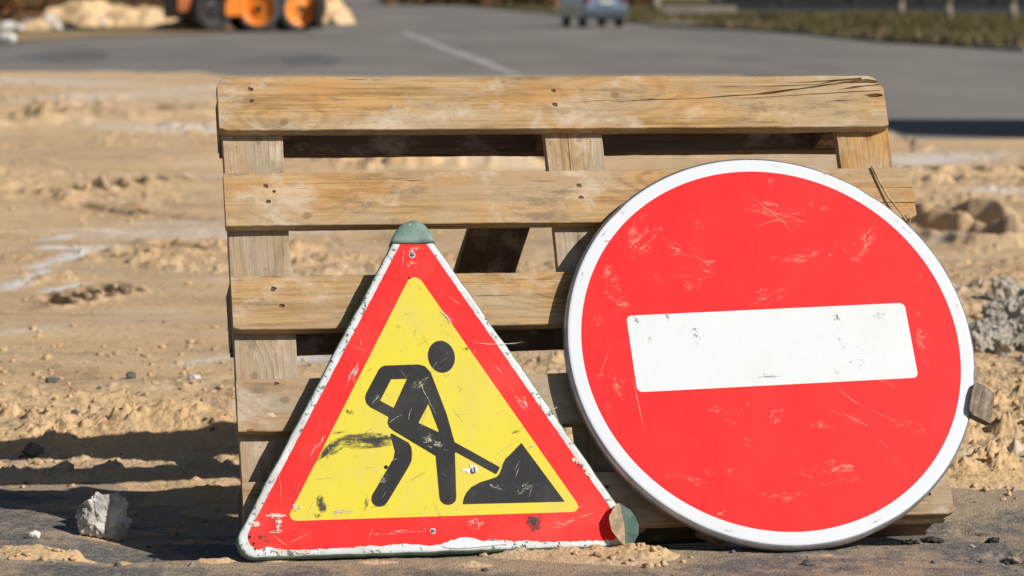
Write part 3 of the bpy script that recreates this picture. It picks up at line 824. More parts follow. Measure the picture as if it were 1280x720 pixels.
# cross boards under the deck, upright in the picture
for k, (xa, xb, m) in enumerate(((.006, .107, M_WOODG), (.556, .656, M_WOODG), (1.075, 1.170, M_WOOD))):
    board('cross_board', PH - .006, xb - xa, .021, m, pallet, ((xa + xb) / 2, T1 + .0115, PH / 2 - .004), rot=(0, -math.pi / 2, 0), seed=20 + k,
          knots=((.05 * k - .12, 0, .02), (.3, 0, -.01)), warp=.0012,
          cuts=[('crack', [(.24, .012, .0002), (.30, .010, .001), (.36, .014, .0003)], .006)] if k == 1 else ())
# blocks
for (xa, xb) in ((.006, .107), (.556, .656), (1.06, 1.160)):
    for (za, zb) in ((.800, .716), (.45, .352), (.098, .004)):
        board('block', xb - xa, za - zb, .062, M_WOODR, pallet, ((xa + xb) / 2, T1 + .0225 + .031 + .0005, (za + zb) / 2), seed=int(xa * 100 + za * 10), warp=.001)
# runners at the back
for (za, zb) in ((.800, .715), (.447, .352), (.096, .004)):
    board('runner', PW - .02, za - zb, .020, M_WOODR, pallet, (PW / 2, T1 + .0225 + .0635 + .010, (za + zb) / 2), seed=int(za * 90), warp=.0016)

# prop plank behind
def plank_between(name, p0, p1, w, t, mat, label, cat, group=None, wdir=Vector((1, 0, 0)), seed=3, **kw):
    p0, p1 = Vector(p0), Vector(p1); d = (p1 - p0)
    X = d.normalized(); Z = (wdir - X * wdir.dot(X)).normalized(); Y = Z.cross(X)
    M = Matrix((X, Y, Z)).transposed().to_4x4(); M.translation = (p0 + p1) / 2
    o = board(name, d.length, w, t, mat, None, (0, 0, 0), seed=seed, **kw)
    o.matrix_world = M
    return meta(o, label, cat, group)
pb = PM @ Vector((.515, T1 + .118, .66)); 
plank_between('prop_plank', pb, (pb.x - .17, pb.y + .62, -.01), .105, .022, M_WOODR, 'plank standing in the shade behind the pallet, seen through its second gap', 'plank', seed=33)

# ------------------------------------------------------------------ sign building
def flat(name, loops, y, thick, mat, parent, bevel=0):
    """filled outline in the sign plane (x,z), front face at y, thickness behind it; later loops are holes"""
    cu = bpy.data.curves.new(name, 'CURVE'); cu.dimensions = '2D'; cu.fill_mode = 'BOTH'
    for lp in loops:
        sp = cu.splines.new('POLY'); sp.points.add(len(lp) - 1)
        for p, (x, z) in zip(sp.points, lp): p.co = (x, z, 0, 1)
        sp.use_cyclic_u = True
    cu.extrude = thick / 2
    ob = bpy.data.objects.new(name, cu); COL.objects.link(ob)
    bpy.context.view_layer.update()
    me = bpy.data.meshes.new_from_object(ob.evaluated_get(bpy.context.evaluated_depsgraph_get()))
    bpy.data.objects.remove(ob, do_unlink=True)
    for v in me.vertices:
        x, z, w = v.co; v.co = (x, y + thick / 2 - w, z)
    bm = bmesh.new(); bm.from_mesh(me); bmesh.ops.recalc_face_normals(bm, faces=bm.faces); bm.to_mesh(me); bm.free()
    for p in me.polygons: p.use_smooth = False
    me.materials.clear()
    return link(name, me, mat, parent)

def rounded(poly, rs, seg=8):
    out = []; n = len(poly)
    if not isinstance(rs, (list, tuple)): rs = [rs] * n
    for i in range(n):
        p = Vector(poly[i]); a = Vector(poly[i - 1]) - p; b = Vector(poly[(i + 1) % n]) - p
        r = rs[i]
        if r <= 0: out.append(tuple(p)); continue
        la, lb = a.length, b.length; a.normalize(); b.normalize()
        ang = a.angle(b); t = min(r / math.tan(ang / 2), la * .48, lb * .48); r_ = t * math.tan(ang / 2)
        c = p + (a + b).normalized() * (r_ / math.sin(ang / 2))
        s, e = p + a * t, p + b * t
        va, vb = s - c, e - c
        a0 = math.atan2(va.y, va.x); a1 = math.atan2(vb.y, vb.x); d = (a1 - a0 + math.pi) % (2 * math.pi) - math.pi
        for k in range(seg + 1):
            t_ = a0 + d * k / seg; out.append((c.x + r_ * math.cos(t_), c.y + r_ * math.sin(t_)))
    return out
def smooth_poly(P, it=2):
    for _ in range(it):
        Q = []
        for i in range(len(P)):
            a, b = P[i], P[(i + 1) % len(P)]
            Q += [(.75 * a[0] + .25 * b[0], .75 * a[1] + .25 * b[1]), (.25 * a[0] + .75 * b[0], .25 * a[1] + .75 * b[1])]
        P = Q
    return P

def marks(name, items, y, mat, parent):
    """rubbed patches: (x,z,half length,half width,angle) as thin films with soft ragged borders"""
    for i, (x, z, a, b, ang) in enumerate(items):
        bm = bmesh.new(); uvl = bm.loops.layers.uv.new('UVMap')
        c, s = math.cos(ang), math.sin(ang); vs = []
        yy = y - .00002 * (i % 9)
        for (u, v) in ((-1, -1), (1, -1), (1, 1), (-1, 1)):
            vs.append(bm.verts.new((x + u * a * c - v * b * s, yy, z + u * a * s + v * b * c)))
        f = bm.faces.new(vs)
        for lp, (u, v) in zip(f.loops, ((0, 0), (1, 0), (1, 1), (0, 1))): lp[uvl].uv = (u, v)
        from_bm(name, bm, mat, parent)
def scratches(name, items, y, mat, parent, w=.0006, seed=1):
    """thin wandering scratches: (x0,z0,x1,z1,bow)"""
    rg = random.Random(seed)
    for (x0, z0, x1, z1, bow) in items:
        bm = bmesh.new()
        n = 10; dx, dz = x1 - x0, z1 - z0; L = math.hypot(dx, dz) + 1e-9; nx, nz = -dz / L, dx / L; prev = None
        ww = w * rg.uniform(.4, 1.2)
        for k in range(n + 1):
            t = k / n; o = bow * 4 * t * (1 - t) + rg.gauss(0, L * .006)
            hw = ww * (.05 + math.sin(math.pi * t)) * rg.uniform(.3, 1.2)
            cx, cz = x0 + dx * t + nx * o, z0 + dz * t + nz * o
            cur = (bm.verts.new((cx + nx * hw, y, cz + nz * hw)), bm.verts.new((cx - nx * hw, y, cz - nz * hw)))
            if prev: bm.faces.new((prev[0], prev[1], cur[1], cur[0]))
            prev = cur
        from_bm(name, bm, mat, parent)
def ragged(x, z, r, seed, st=1.5, ang=0, n=16):
    rg = random.Random(seed); P = []
    for k in range(n):
        t = k * 2 * math.pi / n; q = r * rg.uniform(.45, 1.2)
        a, b = q * st * math.cos(t), q * math.sin(t)
        P.append((x + a * math.cos(ang) - b * math.sin(ang), z + a * math.sin(ang) + b * math.cos(ang)))
    return P

def unproj(M, px, py):
    a = (px - 640) / FPX; b = (360 - py) / FPX; c, s = math.cos(PITCH), math.sin(PITCH)
    d = Vector((a, c + b * s, -s + b * c)); o = Vector((0, 0, CAM_H))
    Mi = M.inverted(); o2 = Mi @ o; d2 = Mi.to_3x3() @ d; k = -o2.y / d2.y
    q = o2 + d2 * k; return (q.x, q.z)

# ------------------------------------------------------------------ round no entry sign
CM = frame_matrix((.4320, 4.7297, .3067), .1940, .5154, .0258)
noentry = empty('round_sign', 'round red no entry sign with white bar and white rim leaning on the pallet', 'road sign', mat=CM)
def circle(r, n=160, c=(0, 0)): return [(c[0] + r * math.cos(2 * math.pi * k / n), c[1] + r * math.sin(2 * math.pi * k / n)) for k in range(n)]
def dish():
    """pressed disc: flat face, rolled edge, flange turned back"""
    bm = bmesh.new(); n = 192
    prof = [(0, 0), (.3415, 0), (.3450, .0006), (.3478, .0022), (.3496, .005), (.3502, .009), (.3502, .0175), (.3480, .0195), (.3440, .019), (.3440, .004), (0, .004)]
    rings = []
    for r, y in prof[1:-1]:
        ring = []
        for k in range(n):
            a = 2 * math.pi * k / n; d = 0
            if r > .33:   # knocks in the edge
                for (aa, w, dd) in ((-.20, .035, .0015), (2.3, .05, .0012), (-1.2, .08, .001), (.9, .04, .0012)):
                    d += dd * math.exp(-((a if a < math.pi else a - 2 * math.pi) - aa) ** 2 / w ** 2)
            ring.append(bm.verts.new(((r - d) * math.cos(a), y + d * .6, (r - d) * math.sin(a))))
        rings.append(ring)
    c0 = bm.verts.new((0, 0, 0)); c1 = bm.verts.new((0, .004, 0))
    for k in range(n): f = bm.faces.new((c0, rings[0][(k + 1) % n], rings[0][k])); f.material_index = 0
    for i, (a, b) in enumerate(zip(rings[:-1], rings[1:])):
        for k in range(n):
            f = bm.faces.new((a[k], a[(k + 1) % n], b[(k + 1) % n], b[k])); f.material_index = 0 if i < 1 else 1; f.smooth = True
    for k in range(n): f = bm.faces.new((c1, rings[-1][k], rings[-1][(k + 1) % n])); f.material_index = 2
    bmesh.ops.recalc_face_normals(bm, faces=bm.faces)
    return bm
from_bm('plate', dish(), [M_WHITE, M_STEEL, M_BACK], noentry)
BAR = rounded([(-.2411, -.0679), (.2411, -.0679), (.2411, .0679), (-.2411, .0679)], .0095)
flat('red_field', [circle(.3228, 192), BAR], -.0005, .0006, M_RED, noentry)
flat('white_bar', [BAR], -.0004, .0006, M_BARW, noentry)
# channel on the back that fastened it to its post
for zz in (.18, -.18):
    bm = bmesh.new(); box(bm, (0, .0145, zz), (.42, .016, .035), .002)
    from_bm('back_channel', bm, M_BACK, noentry)
def L(px, py):   # photo px -> local sign coordinates of the round sign
    return unproj(CM, px, py)
rg = random.Random(12)
pk = []
for (px, py, a, b, an) in ((960, 262, .075, .03, -.25), (1000, 320, .06, .02, .1), (800, 300, .05, .035, .8), (860, 330, .06, .04, -.4), (770, 360, .035, .05, .2), (1080, 300, .05, .03, .8), (1040, 590, .05, .025, .3), (1130, 530, .04, .025, -.6), (1150, 420, .02, .06, 0), (900, 520, .04, .02, -.4), (770, 480, .02, .04, .1), (1060, 520, .06, .012, -.6), (960, 370, .05, .02, .3), (860, 600, .04, .015, -.3), (980, 620, .05, .015, 0)):
    x, z = unproj(CM, px, py); pk.append((x, z, a, b, an))
for (px, py, a, b, an) in ((790, 292, .014, .010, .9), (806, 270, .014, .009, .6), (793, 323, .006, .009, 1.3), (822, 287, .014, .010, .2), (840, 302, .022, .008, -.5),
        (868, 310, .020, .005, -.6), (760, 302, .012, .004, .3), (964, 228, .012, .013, 0), (1012, 253, .005, .016, .1), (860, 358, .020, .011, .4), (874, 351, .016, .007, .4),
        (823, 350, .006, .018, .5), (955, 265, .05, .012, -.2), (990, 275, .05, .012, -.4), (1002, 324, .035, .010, 0), (1070, 325, .018, .010, 0), (955, 365, .014, .010, -.6),
        (922, 517, .014, .008, -.6), (1129, 528, .018, .014, -.7), (1056, 583, .014, .006, .1), (1050, 598, .018, .006, .5), (1005, 593, .020, .008, -.5), (750, 470, .008, .008, 0),
        (760, 508, .008, .010, .5), (885, 591, .010, .007, -.5), (1083, 300, .013, .007, .8), (763, 345, .02, .03, .2), (1030, 530, .035, .015, .3), (780, 380, .03, .02, .3),
        (1150, 430, .008, .03, 0), (1110, 480, .03, .008, -.5), (970, 520, .03, .02, .5), (745, 400, .012, .02, .1), (900, 640, .02, .01, .2), (913, 590, .012, .01, .2)):
    x, z = L(px, py); pk.append((x, z, a, b, an))
for k in range(14):
    t = rg.uniform(0, 6.28); r = .31 * math.sqrt(rg.random()); x, z = r * math.cos(t), r * math.sin(t)
    if abs(z) < .09 and abs(x) < .26: continue
    pk.append((x, z, rg.uniform(.006, .03), rg.uniform(.004, .013), rg.uniform(-1, 1)))
marks('rub_mark', pk, -.0011, M_SC_PINK, noentry)
gm = []
for (px, py, a, b, an) in ((872, 359, .012, .005, .4), (1133, 531, .008, .005, -.5), (1046, 400, .008, .022, .1), (1052, 430, .008, .014, .2), (1046, 466, .006, .005, 0), (795, 402, .014, .016, .5),
        (835, 398, .006, .016, .1), (810, 425, .012, .008, .4), (1030, 216, .013, .007, -.4), (1050, 224, .012, .004, -.3), (868, 420, .02, .02, .5), (1070, 455, .02, .012, 0), (1100, 395, .02, .008, 0), (960, 470, .03, .006, 0)):
    x, z = L(px, py); gm.append((x, z, a, b, an))
for k in range(9):
    t = rg.uniform(0, 6.28); gm.append((.337 * math.cos(t), .337 * math.sin(t), rg.uniform(.008, .02), .003, t + 1.57))
marks('grime_mark', gm, -.0013, M_SC_GREY, noentry)
sc_ = []
for (a, b, bow) in (((868, 320), (890, 338), .002), ((1040, 300), (1075, 330), .0), ((1075, 318), (1090, 300), 0), ((1040, 480), (1085, 512), -.003), ((1085, 512), (1120, 526), 0),
        ((745, 480), (765, 430), 0), ((930, 240), (1000, 300), .004), ((940, 285), (1010, 262), 0), ((1090, 540), (1130, 590), .002), ((790, 470), (806, 540), 0)):
    sc_.append((*L(*a), *L(*b), bow))
scratches('scratch', sc_, -.0012, M_SCRP, noentry, .00055, 3)

# ------------------------------------------------------------------ triangular roadworks sign
TM = frame_matrix((-.1151, 4.4795, .0107), .2316, .4613, -.0134)
tri = empty('triangular_sign', 'battered yellow triangular roadworks sign with red border leaning at left of the round sign', 'road sign', mat=TM)
SD = .6795; A_ = SD / 2; HT = SD * math.sqrt(3) / 2
outer = rounded([(-A_, 0), (A_, 0), (0, HT)], .030, 12)
def tri_plate():
    bm = bmesh.new()
    prof = [(0, 0, 0), (0, 0, 1)]
    rings = []
    # outline shrunk/grown by offset along its own normal; y grows to the back
    P = [Vector(p) for p in outer]; n = len(P)
    nr = []
    for i in range(n):
        t = (P[(i + 1) % n] - P[i - 1]).normalized(); nr.append(Vector((t.y, -t.x)))
    for off, y in ((-.006, 0), (-.0025, .0006), (-.0006, .0025), (0, .006), (0, .019), (-.002, .021), (-.006, .020), (-.006, .004)):
        ring = []
        for i in range(n):
            w = mnoise.noise(Vector((P[i].x * 22, P[i].y * 22, 1))) * .0018 + mnoise.noise(Vector((P[i].x * 70, P[i].y * 70, 1))) * .0008 if off > -.005 else 0
            q = P[i] + nr[i] * (off + w); ring.append(bm.verts.new((q.x, y + abs(w) * .5, q.y)))
        rings.append(ring)
    f = bm.faces.new(rings[0]); f.material_index = 0
    for i, (a, b) in enumerate(zip(rings[:-1], rings[1:])):
        for k in range(n):
            f = bm.faces.new((a[k], a[(k + 1) % n], b[(k + 1) % n], b[k])); f.material_index = 1 if i >= 1 else 0; f.smooth = True
    f = bm.faces.new(rings[-1]); f.material_index = 1
    bmesh.ops.recalc_face_normals(bm, faces=bm.faces)
    return bm
def densify(P, step):
    out = []
    for a, b in zip(P, P[1:] + P[:1]):
        d = math.hypot(b[0] - a[0], b[1] - a[1]); k = max(1, int(d / step))
        out += [(a[0] + (b[0] - a[0]) * t / k, a[1] + (b[1] - a[1]) * t / k) for t in range(k)]
    return out
outer = densify(outer, .008)
from_bm('plate', tri_plate(), [M_RIM, M_GREEN], tri)
# red border (its foot is torn away along the middle)
def offset_tri(o, r):
    # inset o from the three sides
    return rounded([(-A_ + o * math.sqrt(3), o), (A_ - o * math.sqrt(3), o), (0, HT - 2 * o)], r, 10)
inr = .0135
redo = densify(rounded([(-A_ + inr * 1.732, inr), (A_ - inr * 1.732, inr), (0, HT - 2 * inr)], .020, 10), .006)
rg = random.Random(2)
def tear(p):
    x, z = p
    if z < inr + .004 and abs(x) < .29:
        g = .0
        for (c, w, h) in ((.045, .030, .012), (.09, .03, .007), (-.11, .02, .003), (.02, .008, .008), (.14, .02, .004), (-.27, .012, .008), (-.06, .03, .004)):
            g = max(g, h * math.exp(-((x - c) / w) ** 2))
        return (x, z + g + rg.uniform(-.0012, .0012) - .002)
    return (x, z + 0) if z > .5 else (x + rg.uniform(-.0004, .0004), z + rg.uniform(-.0004, .0004))
redo = [tear(p) for p in redo]
yel = rounded([(-.2405, .0583), (.2405, .0597), (-.0035, .4790)], [.010, .010, .014], 8)
flat('red_border', [redo, yel], -.0006, .0007, M_REDW, tri)
flat('yellow_field', [yel], -.0005, .0007, M_YEL, tri)
# the worker
body = [(-.0640, .3132), (-.008, .3142), (.0020, .3110), (.0106, .3002), (.0309, .2295), (.0400, .1815), (.1110, .1372), (.1035, .1257), (.0392, .1655), (.0352, .0905), (.0335, .0830), (.0278, .0785), (.0212, .0770), (.0145, .0785), (.0090, .0840), (.0078, .0900), (.0073, .1590), (-.0585, .2033), (-.0645, .2090), (-.0665, .2170), (-.0640, .2262), (-.0930, .2435), (-.0985, .2500), (-.1000, .2590), (-.0975, .2670), (-.0745, .3060), (-.0700, .3110)]
h1 = rounded([(-.0552, .2897), (-.0291, .2901), (-.0546, .2412), (-.0758, .2538)], .001, 3)
h2 = rounded([(.0025, .2473), (.0165, .1982), (-.0161, .2150)], .001, 3)
leg = [(-.0643, .2005), (-.0350, .1822), (-.0312, .1745), (-.0306, .1650), (-.0325, .1520), (-.0389, .1405), (-.0769, .0841), (-.0825, .0790), (-.0890, .0772), (-.0955, .0785), (-.1005, .0830), (-.1022, .0890), (-.1005, .0965), (-.0611, .1570), (-.0583, .1685)]
heap = [(.1497, .1775), (.2120, .0770), (.0446, .0776), (.0470, .0870), (.0520, .0965), (.0607, .1055), (.0755, .1130), (.0924, .1178), (.1040, .1215), (.1085, .1262), (.1141, .1365), (.1160, .1430), (.1216, .1519), (.1300, .1590)]
M_ = -.0010
flat('worker_figure', [rounded(body, .002, 3), h1, h2], M_, .0005, M_BLACK, tri)
flat('worker_head', [[(.0305 + .0222 * math.cos(k * math.pi / 24), .3268 + .0275 * math.sin(k * math.pi / 24)) for k in range(48)]], M_, .0005, M_BLACK, tri)
flat('worker_leg', [rounded(leg, .002, 3)], M_, .0005, M_BLACK, tri)
flat('heap_symbol', [rounded(heap, .001, 3)], M_, .0005, M_BLACK, tri)

# green metal caps folded over two corners
def dome(outline, y0, h, mats, parent, name, split=None, ridge=None):
    bm = bmesh.new(); cx = sum(p[0] for p in outline) / len(outline); cz = sum(p[1] for p in outline) / len(outline)
    if ridge: cx, cz = ridge
    R_ = []
    for t, y in ((1.0, 0), (.97, -.45), (.85, -.75), (.6, -.95), (.3, -1.0)):
        R_.append([bm.verts.new((cx + (x - cx) * t, y0 + h * y, cz + (z - cz) * t + (mnoise.noise(Vector((x * 90, z * 90, t))) * .0008))) for x, z in outline])
    for a, b in zip(R_[:-1], R_[1:]):
        for k in range(len(a)):
            bm.faces.new((a[k], a[(k + 1) % len(a)], b[(k + 1) % len(a)], b[k]))
    bm.faces.new(R_[-1])
    rim = [bm.verts.new((v.co.x, y0 + .022, v.co.z)) for v in R_[0]]
    for k in range(len(rim)): bm.faces.new((R_[0][k], rim[k], rim[(k + 1) % len(rim)], R_[0][(k + 1) % len(rim)]))
    bmesh.ops.recalc_face_normals(bm, faces=bm.faces)
    for f in bm.faces:
        f.smooth = True
        if split is not None and f.calc_center_median().x < split(f.calc_center_median().z): f.material_index = 1
    return from_bm(name, bm, mats, parent)
capo = densify([(-.0385, .5262), (-.0340, .5370), (-.0289, .5455), (-.0210, .5545), (-.0120, .5608), (0, .5645), (.0120, .5625), (.0215, .5560), (.0275, .5465), (.0335, .5350), (.0365, .5262), (.022, .5240), (0, .5235), (-.02, .5238)], .004)
dome(capo, -.002, .004, [M_GREEN], tri, 'apex_cap')
# torn and curled flap at the right foot
def flap():
    bm = bmesh.new()
    top, bot = Vector((.3010, -.004, .0700)), Vector((.3000, -.004, -.0035))
    right = [(.3075, .0690), (.3190, .0590), (.3270, .0470), (.3300, .0330), (.3275, .0180), (.3200, .0060), (.3100, -.0020)]
    left = [(.2925, .0660), (.2850, .0570), (.2790, .0450), (.2780, .0330), (.2800, .0220), (.2860, .0110), (.2930, .0020)]
    rv = [bm.verts.new(Vector((x, -.002 + .001 * math.sin(z * 300), z))) for x, z in right]
    lv_ = [bm.verts.new(Vector((x + mnoise.noise(Vector((z * 120, 0, 4))) * .002, -.0185 + .05 * abs(z - .033) * .6, z))) for x, z in left]
    cv = [bm.verts.new(Vector((.3010 + .002 * math.sin(z * 60), -.014 + .10 * abs(z - .033) * .7, z))) for z in (.0690, .0580, .0460, .0330, .0200, .0085, -.001)]
    for a, b, mi in ((lv_, cv, 1), (cv, rv, 0)):
        for k in range(6):
            f = bm.faces.new((a[k], b[k], b[k + 1], a[k + 1])); f.material_index = mi; f.smooth = False
    t = bm.verts.new((.3000, -.003, .0715)); f = bm.faces.new((t, cv[0], lv_[0])); f.material_index = 1; f = bm.faces.new((t, rv[0], cv[0]))
    t = bm.verts.new((.3010, -.003, -.0045)); f = bm.faces.new((t, lv_[6], cv[6])); f.material_index = 1; f = bm.faces.new((t, cv[6], rv[6]))
    r = bmesh.ops.solidify(bm, geom=list(bm.faces), thickness=.0009)
    return from_bm('torn_corner_flap', bm, [M_GREEN, M_DUSTF], tri)
flap()
def bolt(x, z, r, parent, name='bolt', ring=True):
    bm = bmesh.new()
    if ring: cyl(bm, (x, -.0008, z), (x, -.0016, z), r * 1.15, r * 1.1, 20, 0)
    cyl(bm, (x, -.0016, z), (x, -.0036, z), r * .72, r * .55, 16, 0)
    bmesh.ops.create_cone(bm, cap_ends=True, segments=10, radius1=r * .25, radius2=r * .25, depth=.0006, matrix=Matrix.Translation((x, -.0037, z)) @ Matrix.Rotation(math.pi / 2, 4, 'X'))
    for f in bm.faces[-12:]: f.material_index = 1
    return from_bm(name, bm, [M_BOLT, M_DARK], parent)
bolt(-.0040, .5040, .0050, tri); bolt(-.0074, .0349, .0042, tri)
# small drilled holes: dark recess discs with a dirty collar
for x, z, r in ((-.293, .0235, .0020), (-.2985, .0345, .0022), (-.0745, .1425, .0030), (.3235, .0345, .0022), (-.0115, .4640, .0016), (-.291, .0150, .0015)):
    bm = bmesh.new(); cyl(bm, (x, -.0004, z), (x, -.0017, z), r, r, 14)
    from_bm('drill_hole', bm, M_DARK, tri)
# torn hole with bright burr and the screw in it
to = empty  # (keeps names short)
hx, hz = .0646, .1336
bm = bmesh.new()
P1 = ragged(hx, hz, .0078, 5, 1.25, -.1)
flat('bare_metal_tear', [P1], -.0014, .0004, simple('bare_steel', (.62, .62, .62), .35, .7, .2, 100), tri)
flat('bare_metal_tear', [ragged(hx - .012, hz + .0005, .0028, 8, 2.4, 0)], -.0013, .0003, M_WHITE, tri)
bm = bmesh.new(); cyl(bm, (hx + .003, -.0014, hz), (hx + .003, -.0045, hz), .0052, .0045, 16)
box(bm, (hx + .003, -.0047, hz), (.0016, .0008, .0095), 0, None, 1)
from_bm('bolt', bm, [M_BOLT, M_DARK], tri)

def LT(px, py): return unproj(TM, px, py)
def mk(lst): return [(*LT(px, py), a, b, an) for (px, py, a, b, an) in lst]
marks('black_smear', mk(((448, 551, .052, .0085, .02), (466, 549, .030, .0075, 0), (415, 560, .030, .007, .65), (402, 570, .016, .005, .8), (402, 628, .006, .016, .15), (397, 645, .010, .004, -.5),
      (458, 628, .004, .018, -.25), (667, 652, .011, .015, .3), (676, 648, .007, .010, -.2), (437, 515, .010, .004, -.5), (331, 672, .012, .006, -.3), (725, 582, .009, .010, .7), (583, 436, .007, .004, .2),
      (335, 677, .008, .006, 0), (425, 541, .016, .002, .08), (645, 540, .010, .003, .2), (325, 560, .004, .004, 0))), -.0019, M_SC_BLACK, tri)
rb = mk(((548, 557, .020, .013, -.3), (535, 550, .014, .012, .2), (588, 656, .017, .012, .3), (598, 654, .012, .012, .8), (515, 312, .016, .010, .0), (515, 330, .014, .010, .3), (663, 560, .014, .006, .5), (690, 510, .012, .006, .3), (620, 610, .014, .008, -.4), (470, 500, .014, .006, .8), (560, 470, .010, .006, 0), (430, 640, .03, .012, .3), (650, 500, .03, .010, -1.0), (560, 400, .03, .008, -1.0), (440, 470, .035, .010, 1.05), (500, 665, .05, .006, .05), (700, 655, .03, .010, .2), (395, 560, .03, .008, 1.0), (525, 480, .02, .01, .7), (655, 610, .02, .01, .4), (480, 600, .012, .012, .3)))
marks('rub_mark', rb, -.0020, M_SC_RUB, tri)
marks('black_smear', mk(((455, 551, .050, .015, .02), (476, 551, .026, .012, 0), (415, 562, .028, .011, .6), (667, 655, .012, .016, .3), (402, 630, .008, .018, .15))), -.00185, M_SC_SMEAR, tri)
wl = mk(((345, 645, .018, .005, -.05), (348, 655, .006, .012, 0), (345, 665, .012, .003, .1),
      (371, 634, .008, .008, 0), (340, 519, .008, .004, -.3), (720, 575, .008, .008, .5), (735, 592, .006, .010, .6), (318, 655, .010, .006, -.2), (350, 690, .012, .006, 0), (380, 690, .014, .004, 0)))
rg = random.Random(77)
marks('white_flake', wl, -.0021, M_SC_WHITE, tri)
rl = []
for k in range(40):   # rub marks in the red border and yellow field
    u = rg.random(); x = rg.uniform(-.29, .29); z = rg.uniform(.02, .53)
    if abs(x) > (HT - z) / 1.732 - .025: continue
    rl.append((x, z, rg.uniform(.005, .018), rg.uniform(.002, .006), rg.uniform(-1.3, 1.3)))
marks('rub_mark', rl, -.0023, M_SC_GREY, tri)
sl_ = []
for k in range(110):
    x = rg.uniform(-.28, .28); z = rg.uniform(.02, .50)
    if abs(x) > (HT - z) / 1.732 - .035: continue
    an = rg.choice((.5, -.9, 1.2, .2)) + rg.gauss(0, .2); l = rg.uniform(.006, .035)
    sl_.append((x, z, x + l * math.cos(an), min(z + l * math.sin(an), .52), rg.uniform(-.002, .002)))
for a, b, w in (((438, 432), (472, 448), .001), ((590, 428), (655, 428), -.004), ((617, 572), (652, 548), .001), ((520, 470), (545, 520), 0), ((537, 500), (525, 540), 0), ((566, 510), (582, 530), 0), ((345, 580), (350, 630), .003)):
    sl_.append((*LT(*a), *LT(*b), w))
scratches('scratch', sl_[::2] + sl_[-7:], -.0025, M_SCR, tri, .00032, 5)
scratches('dark_scratch', sl_[1::2] + [(*LT(540, 626), *LT(556, 658), .001), (*LT(640, 542), *LT(662, 530), 0), (*LT(412, 541), *LT(438, 540), .001)], -.0026, M_SCRD, tri, .00028, 6)
# soft black bulge stain at the foot and paint torn white along it
flat('torn_sheet_edge', [[(x, z) for x, z in ((.005, .010), (.018, .0125), (.026, .017), (.034, .0205), (.040, .0198), (.046, .0205), (.052, .018), (.060, .0175), (.068, .0145), (.075, .0150), (.090, .0155), (.098, .0125), (.105, .0128), (.112, .0100), (.090, .0085), (.060, .0060), (.030, .0050), (.012, .0070))]], -.0015, .0006, M_WHITE, tri)

# ------------------------------------------------------------------ small things about the pallet
def scrap():
    x0, z0 = L(1227, 504)
    c = CM @ Vector((x0, .000, z0))
    bm = bmesh.new()
    o = board('wood_stub', .060, .042, .016, M_WOODD2, None, (0, 0, 0), seed=61, warp=.006, cham=(.012, .004, .018, 0))
    o.matrix_world = Matrix.Translation(c) @ CM.to_3x3().to_4x4() @ Matrix.Rotation(rad(-66), 4, 'Y') @ Matrix.Rotation(rad(14), 4, 'X')
    meta(o, 'short grey weathered wood stub jammed at the right rim of the round sign', 'wood')
M_WOODD2 = wood_mat('grey_old_wood', (.20, .155, .12), (.10, .075, .055), (.22, .19, .155), .6)
scrap()
def tube(name, pts, r, mat, parent=None, seg=6):
    bm = bmesh.new(); prev = None; P = [Vector(p) for p in pts]
    for i, p in enumerate(P):
        d = (P[min(i + 1, len(P) - 1)] - P[max(i - 1, 0)]).normalized()
        q = d.to_track_quat('Z', 'Y'); rr_ = r * (1 - .5 * i / len(P))
        ring = [bm.verts.new(p + q @ Vector((rr_ * math.cos(k * 2 * math.pi / seg), rr_ * math.sin(k * 2 * math.pi / seg), 0))) for k in range(seg)]
        if prev:
            for k in range(seg): bm.faces.new((prev[k], prev[(k + 1) % seg], ring[(k + 1) % seg], ring[k]))
        else: bm.faces.new(ring[::-1])
        prev = ring
    bm.faces.new(prev)
    return from_bm(name, bm, mat, parent, True)
def PL(px, py, y=-.004):
    x, z = unproj(PM, px, py); return PM @ Vector((x, y, z))
M_STRAW = simple('dry_straw', (.42, .30, .17), .7, 0, .3, 60)
meta(tube('straw', [PL(1089, 209), PL(1098, 228, -.005), PL(1110, 250, -.007), PL(1122, 266, -.009), PL(1131, 279, -.010)], .0021, M_STRAW), 'bent dry straw hanging over the right end of the second board', 'straw')
meta(tube('straw', [PL(1129, 272), PL(1134, 268), PL(1137, 276), PL(1136, 284)], .0010, M_STRAW), 'thin curled straw wisp at the lower corner of the second board', 'straw')
def sliver():
    x, y = G(893, 680)
    bm = bmesh.new()
    v = [bm.verts.new(p) for p in ((x - .022, y + .02, .028), (x + .024, y + .01, .010), (x + .006, y - .012, .000), (x - .030, y + .03, .010))]
    w = [bm.verts.new(p.co + Vector((.001, .004, -.004))) for p in v]
    bm.faces.new(v); bm.faces.new(w[::-1])
    for k in range(4): bm.faces.new((v[k], w[k], w[(k + 1) % 4], v[(k + 1) % 4]))
    bmesh.ops.recalc_face_normals(bm, faces=bm.faces)
    meta(from_bm('wood_splinter', bm, M_WOODG), 'small pointed wood splinter on the ground under the left of the round sign', 'wood')
sliver()

